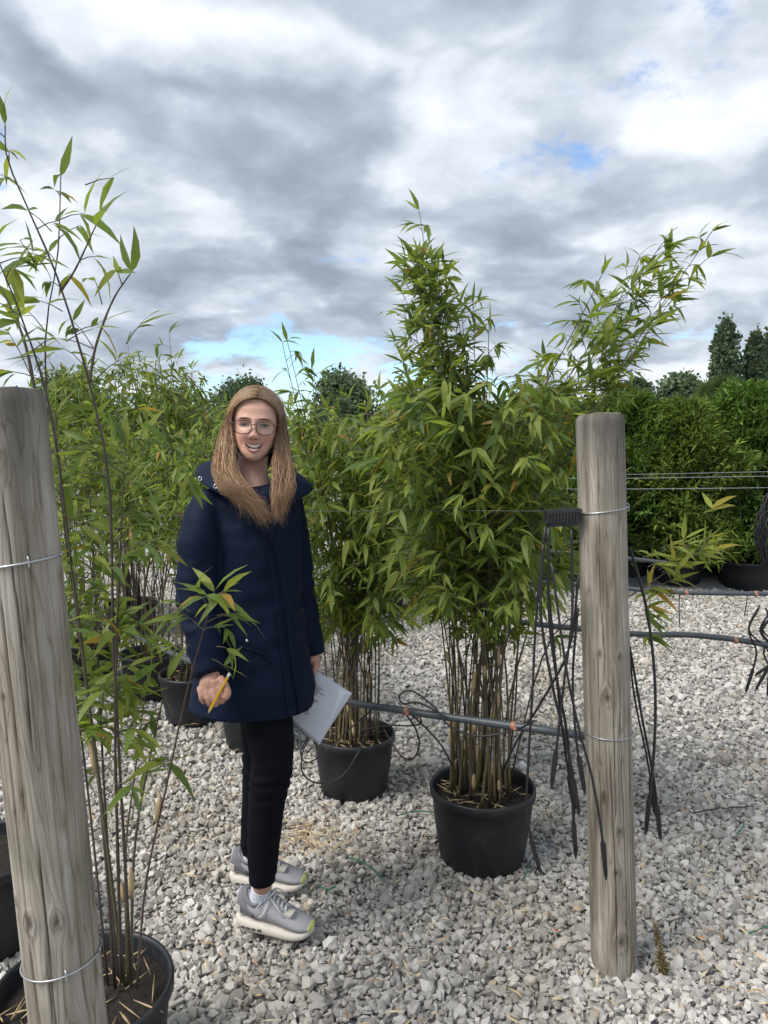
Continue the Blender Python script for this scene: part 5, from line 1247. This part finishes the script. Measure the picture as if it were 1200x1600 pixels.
# leggings
b = MB()
limbw(b, [P(412, 1085, 2.30)] + LEG1 + [AN1[0].lerp(AN1[1], .06)], [.068, .076, .064, .057, .050, .040, .037], 34, 28)
limbw(b, [P(408, 1085, 2.42)] + LEG2 + [AN2[0].lerp(AN2[1], .02)], [.075, .072, .060, .052, .045, .038, .0365], 34, 28)
me = remesh(b, .006, 2, 'leggings'); n = len(me.vertices); co = np.empty(n * 3, np.float32); me.vertices.foreach_get('co', co); co = co.reshape(-1, 3); no = np.empty(n * 3, np.float32); me.vertices.foreach_get('normal', no); no = no.reshape(-1, 3)
for i in range(n):
    p = Vector(co[i]); w = math.exp(-((p.z - .50) / .06) ** 2) + .7 * math.exp(-((p.z - .17) / .05) ** 2)
    co[i] += no[i] * (.0025 * mnoise.noise(Vector((p.x * 14, p.y * 14, p.z * 30))) + w * .003 * math.sin(p.z * 170 + 4 * mnoise.noise(p * 14)))
me.vertices.foreach_set('co', co.ravel()); me.update(); part('leggings', me, M['leggings'], person)

# shoes
def shoe(heel, toe, ankle, lab):
    """heel and toe are ground points; local s along the shoe, w across, z up"""
    heel, toe = Vector(heel), Vector(toe); ax = toe - heel; Ls = ax.length; ax.normalize(); sd = Vector((0, 0, 1)).cross(ax)
    def Q(s, w, z): return heel + ax * (s * Ls) + sd * w + Vector((0, 0, z))
    S = [0, .04, .12, .25, .4, .55, .7, .82, .92, .98, 1.0]
    Wd = [.018, .032, .039, .041, .0405, .042, .046, .046, .039, .023, .008]
    zb = [.030, .016, .008, .006, .006, .006, .006, .009, .016, .024, .030]
    sh = [.052, .054, .052, .048, .044, .041, .038, .037, .038, .040, .040]           # top of the sole
    n = 20
    def sk(prof, lo, hi, wf, top_round=2.2):
        m = MB(); V = []; F = []
        for i, s in enumerate(prof):
            w = np.interp(s, S, Wd) * wf(s); a, c = lo(s), hi(s)
            for k in range(n):
                t = 2 * math.pi * k / n; cx, cz = math.cos(t), math.sin(t)
                e = 2 / top_round
                V.append(Q(s, w * math.copysign(abs(cx) ** e, cx), (a + c) / 2 + (c - a) / 2 * math.copysign(abs(cz) ** e, cz)))
        for i in range(len(prof) - 1):
            for k in range(n): F.append((i * n + k, i * n + (k + 1) % n, (i + 1) * n + (k + 1) % n, (i + 1) * n + k))
        F.append(tuple(range(n - 1, -1, -1))); F.append(tuple((len(prof) - 1) * n + k for k in range(n))); m.add(V, F); return m
    pr = [0, .015, .04, .08, .14, .22, .3, .4, .5, .6, .7, .78, .85, .91, .955, .985, 1.0]
    I = lambda xs, ys: (lambda s: float(np.interp(s, xs, ys)))
    root = part('shoe', sk(pr, I(S, zb), I(S, sh), lambda s: 1.06, 3.4).mesh('sole'), M['sole'], person)
    if lab: root['label'] = lab
    up_top = I([0, .03, .1, .2, .32, .42, .48, .6, .75, .88, .96, 1.0], [.085, .130, .132, .112, .104, .118, .118, .096, .074, .062, .053, .044])
    subpart('upper', sk([.012, .03, .06, .1, .16, .22, .28, .33, .38, .45, .52, .6, .68, .76, .83, .89, .94, .97, .985], I(S, [z - .006 for z in sh]), up_top, lambda s: .96 if s < .4 else .95, 2.05).mesh('upper'), M['upper'], root)
    subpart('heel_counter', sk([.004, .02, .05, .1, .16, .22, .28], I(S, [z - .002 for z in sh]), lambda s: up_top(s) - (.0 if s < .15 else (s - .15) * .16), lambda s: 1.0, 2.05).mesh('heel_counter'), M['upper_dark'], root)
    subpart('toe_cap', sk([.962, .972, .982, .991, .999], I(S, [z - .006 for z in sh]), lambda s: up_top(s) + .002, lambda s: 1.08, 2.3).mesh('toe_cap'), M['lime'], root)
    # ankle collar
    an = [Q(.265 + .155 * math.cos(a_), .0335 * math.sin(a_), .112 + .013 * math.cos(2 * a_)) for a_ in (2 * math.pi * i / 28 for i in range(29))]
    subpart('ankle_collar', tube_mesh('ankle_collar', an, .0065, 8), M['upper_dark'], root)
    m = MB(); m.add(*boxv(Q(.45, -.006, .126), ax * .014 + Vector((0, 0, .012)), sd * .016, Vector((-.4 * ax.x, -.4 * ax.y, .6)) * .005)); subpart('tongue_tab', m.mesh('tongue_tab', False), M['lace'], root)
    for w0 in (-1, 1):
        for s0 in (.14, .21, .28, .36):
            m = MB(); m.add(*boxv(Q(s0, w0 * np.interp(s0, S, Wd) * 1.055, .026), ax * .0065, sd * .0015, (0, 0, .0035))); subpart('sole_slot', m.mesh('sole_slot', False), M['sole_dark'], root)
        m = MB(); m.add(*boxv(Q(.06, w0 * np.interp(.06, S, Wd) * .97, .080), ax * .008, sd * .004, (0, 0, .010))); subpart('heel_tab', m.mesh('heel_tab', False), M['sole'], root)
    for i, s0 in enumerate((.48, .53, .58, .63)):
        zt = up_top(s0) + .001
        subpart('lace', tube_mesh('lace', [Q(s0, -.022, zt - .014), Q(s0 + .02, 0, zt + .004), Q(s0 + .035, .022, zt - .016)], .0024, 6, 12), M['lace'], root)
        subpart('lace', tube_mesh('lace', [Q(s0, .022, zt - .014), Q(s0 + .02, 0, zt + .005), Q(s0 + .035, -.022, zt - .016)], .0024, 6, 12), M['lace'], root)
    for pts in ([(.40, 0, .115), (.48, -.025, .125), (.62, -.04, .10), (.66, -.035, .075)], [(.40, 0, .115), (.46, -.03, .118), (.42, -.045, .085), (.36, -.047, .07)], [(.40, 0, .116), (.47, .03, .125), (.6, .04, .1)], [(.40, 0, .114), (.37, -.035, .11), (.32, -.043, .095)]):
        subpart('lace', tube_mesh('lace', [Q(*p) for p in pts], .0017, 5, 16), M['lace'], root)
    m = MB(); m.add(*boxv(Q(.70, -.014, up_top(.70) - .001), ax * .014, sd * .016, (ax * .3 + Vector((0, 0, .8))) * .005)); subpart('lace_tab', m.mesh('lace_tab', False), M['sole'], root)
    return Q
shoe(SH1[0], SH1[1], None, 'near grey trainer with a loosely tied lace')
shoe(SH2[0], SH2[1], None, 'rear grey trainer half hidden behind the near leg')
for an_ in (AN1, AN2): part('sock', tube_mesh('sock', [an_[0].lerp(an_[1], .62), an_[1], an_[2], an_[3]], [.0315, .0315, .0325, .031], 20, 12), M['sock'], person)

# ================================================================== things she holds
A_, B_, C_, D_ = P(446, 1119, 2.42), P(498, 1163, 2.36), P(540, 1082, 2.38), P(484, 1043, 2.425)
nb = thing('notebook', 'open white spiral-bound notebook with handwriting held in the woman\'s left hand', 'notebook', B_)
nrm = (B_ - A_).cross(D_ - A_).normalized()
if nrm.y > 0: nrm = -nrm
def page(off, lift, s0=0.0, jitter=0.0):
    n = 14; V = []; F = []
    for i in range(n):
        for k in range(n):
            u_, v_ = i / (n - 1), k / (n - 1)
            p = A_.lerp(B_, u_).lerp(D_.lerp(C_, u_), v_ * (1 - s0)); V.append(p + nrm * (off + lift * v_ * v_ * (.3 + u_)) + (C_ - D_) * jitter * v_)
    for i in range(n - 1):
        for k in range(n - 1): F.append((i * n + k, i * n + k + 1, (i + 1) * n + k + 1, (i + 1) * n + k))
    m = MB(); m.add(V, F); return m.mesh('page')
for k in range(7): part('page', page(-.0016 * k, -.010 * k / 6 * 1.6, 0, .012 * k), M['paper'], nb)
top_pg = part('page', page(.0012, .010, .02, -.13), M['paper'], nb)
rr = random.Random(4)
for k in range(15):
    v0 = .28 + .6 * k / 15; u0 = rr.uniform(.10, .2); u1 = rr.uniform(.45, .78); pts = []; n = int((u1 - u0) * 90)
    for i in range(n):
        u_ = u0 + (u1 - u0) * i / n; v_ = v0 + rr.uniform(-.012, .012); p = A_.lerp(B_, u_).lerp(D_.lerp(C_, u_), v_ * .98)
        pts.append(p + nrm * (.0012 + .010 * v_ * v_ * (.3 + u_) + .0007) + (C_ - D_) * -.13 * v_)
    m = MB(); m.add(*tube(pts, .0008, 3)); subpart('handwriting', m.mesh('handwriting'), M['ink'], top_pg)
for k in range(17):
    c = A_.lerp(B_, .03 + .94 * k / 16); out = (A_ - D_).normalized()
    pts = [c + nrm * .0055 * math.cos(a_) + out * .0055 * math.sin(a_) - out * .002 for a_ in (2 * math.pi * i / 12 for i in range(13))]
    part('spiral_ring', tube_mesh('spiral_ring', pts, .0011, 5), M['graphite'], nb)
p0, p1 = P(359, 1052, 2.075), P(324, 1117, 2.058); ax = (p1 - p0).normalized(); L_ = (p1 - p0).length
pen = thing('pencil', 'short yellow pencil held point down in the woman\'s right fist', 'pencil', p1)
m = MB(); m.add(*tube([p0 + ax * .012, p1 - ax * .018], .0040, 6)); part('barrel', m.mesh('barrel', False), M['yellow'], pen)
m = MB(); m.add(*tube([p1 - ax * .018, p1 - ax * .006], [.0040, .0018], 8)); part('sharpened_wood', m.mesh('sharpened_wood'), M['pencil_wood'], pen)
m = MB(); m.add(*tube([p1 - ax * .006, p1], [.0018, .0004], 8)); part('lead', m.mesh('lead'), M['graphite'], pen)
m = MB(); m.add(*tube([p0, p0 + ax * .012], .0042, 8)); part('eraser', m.mesh('eraser'), M['eraser'], pen)
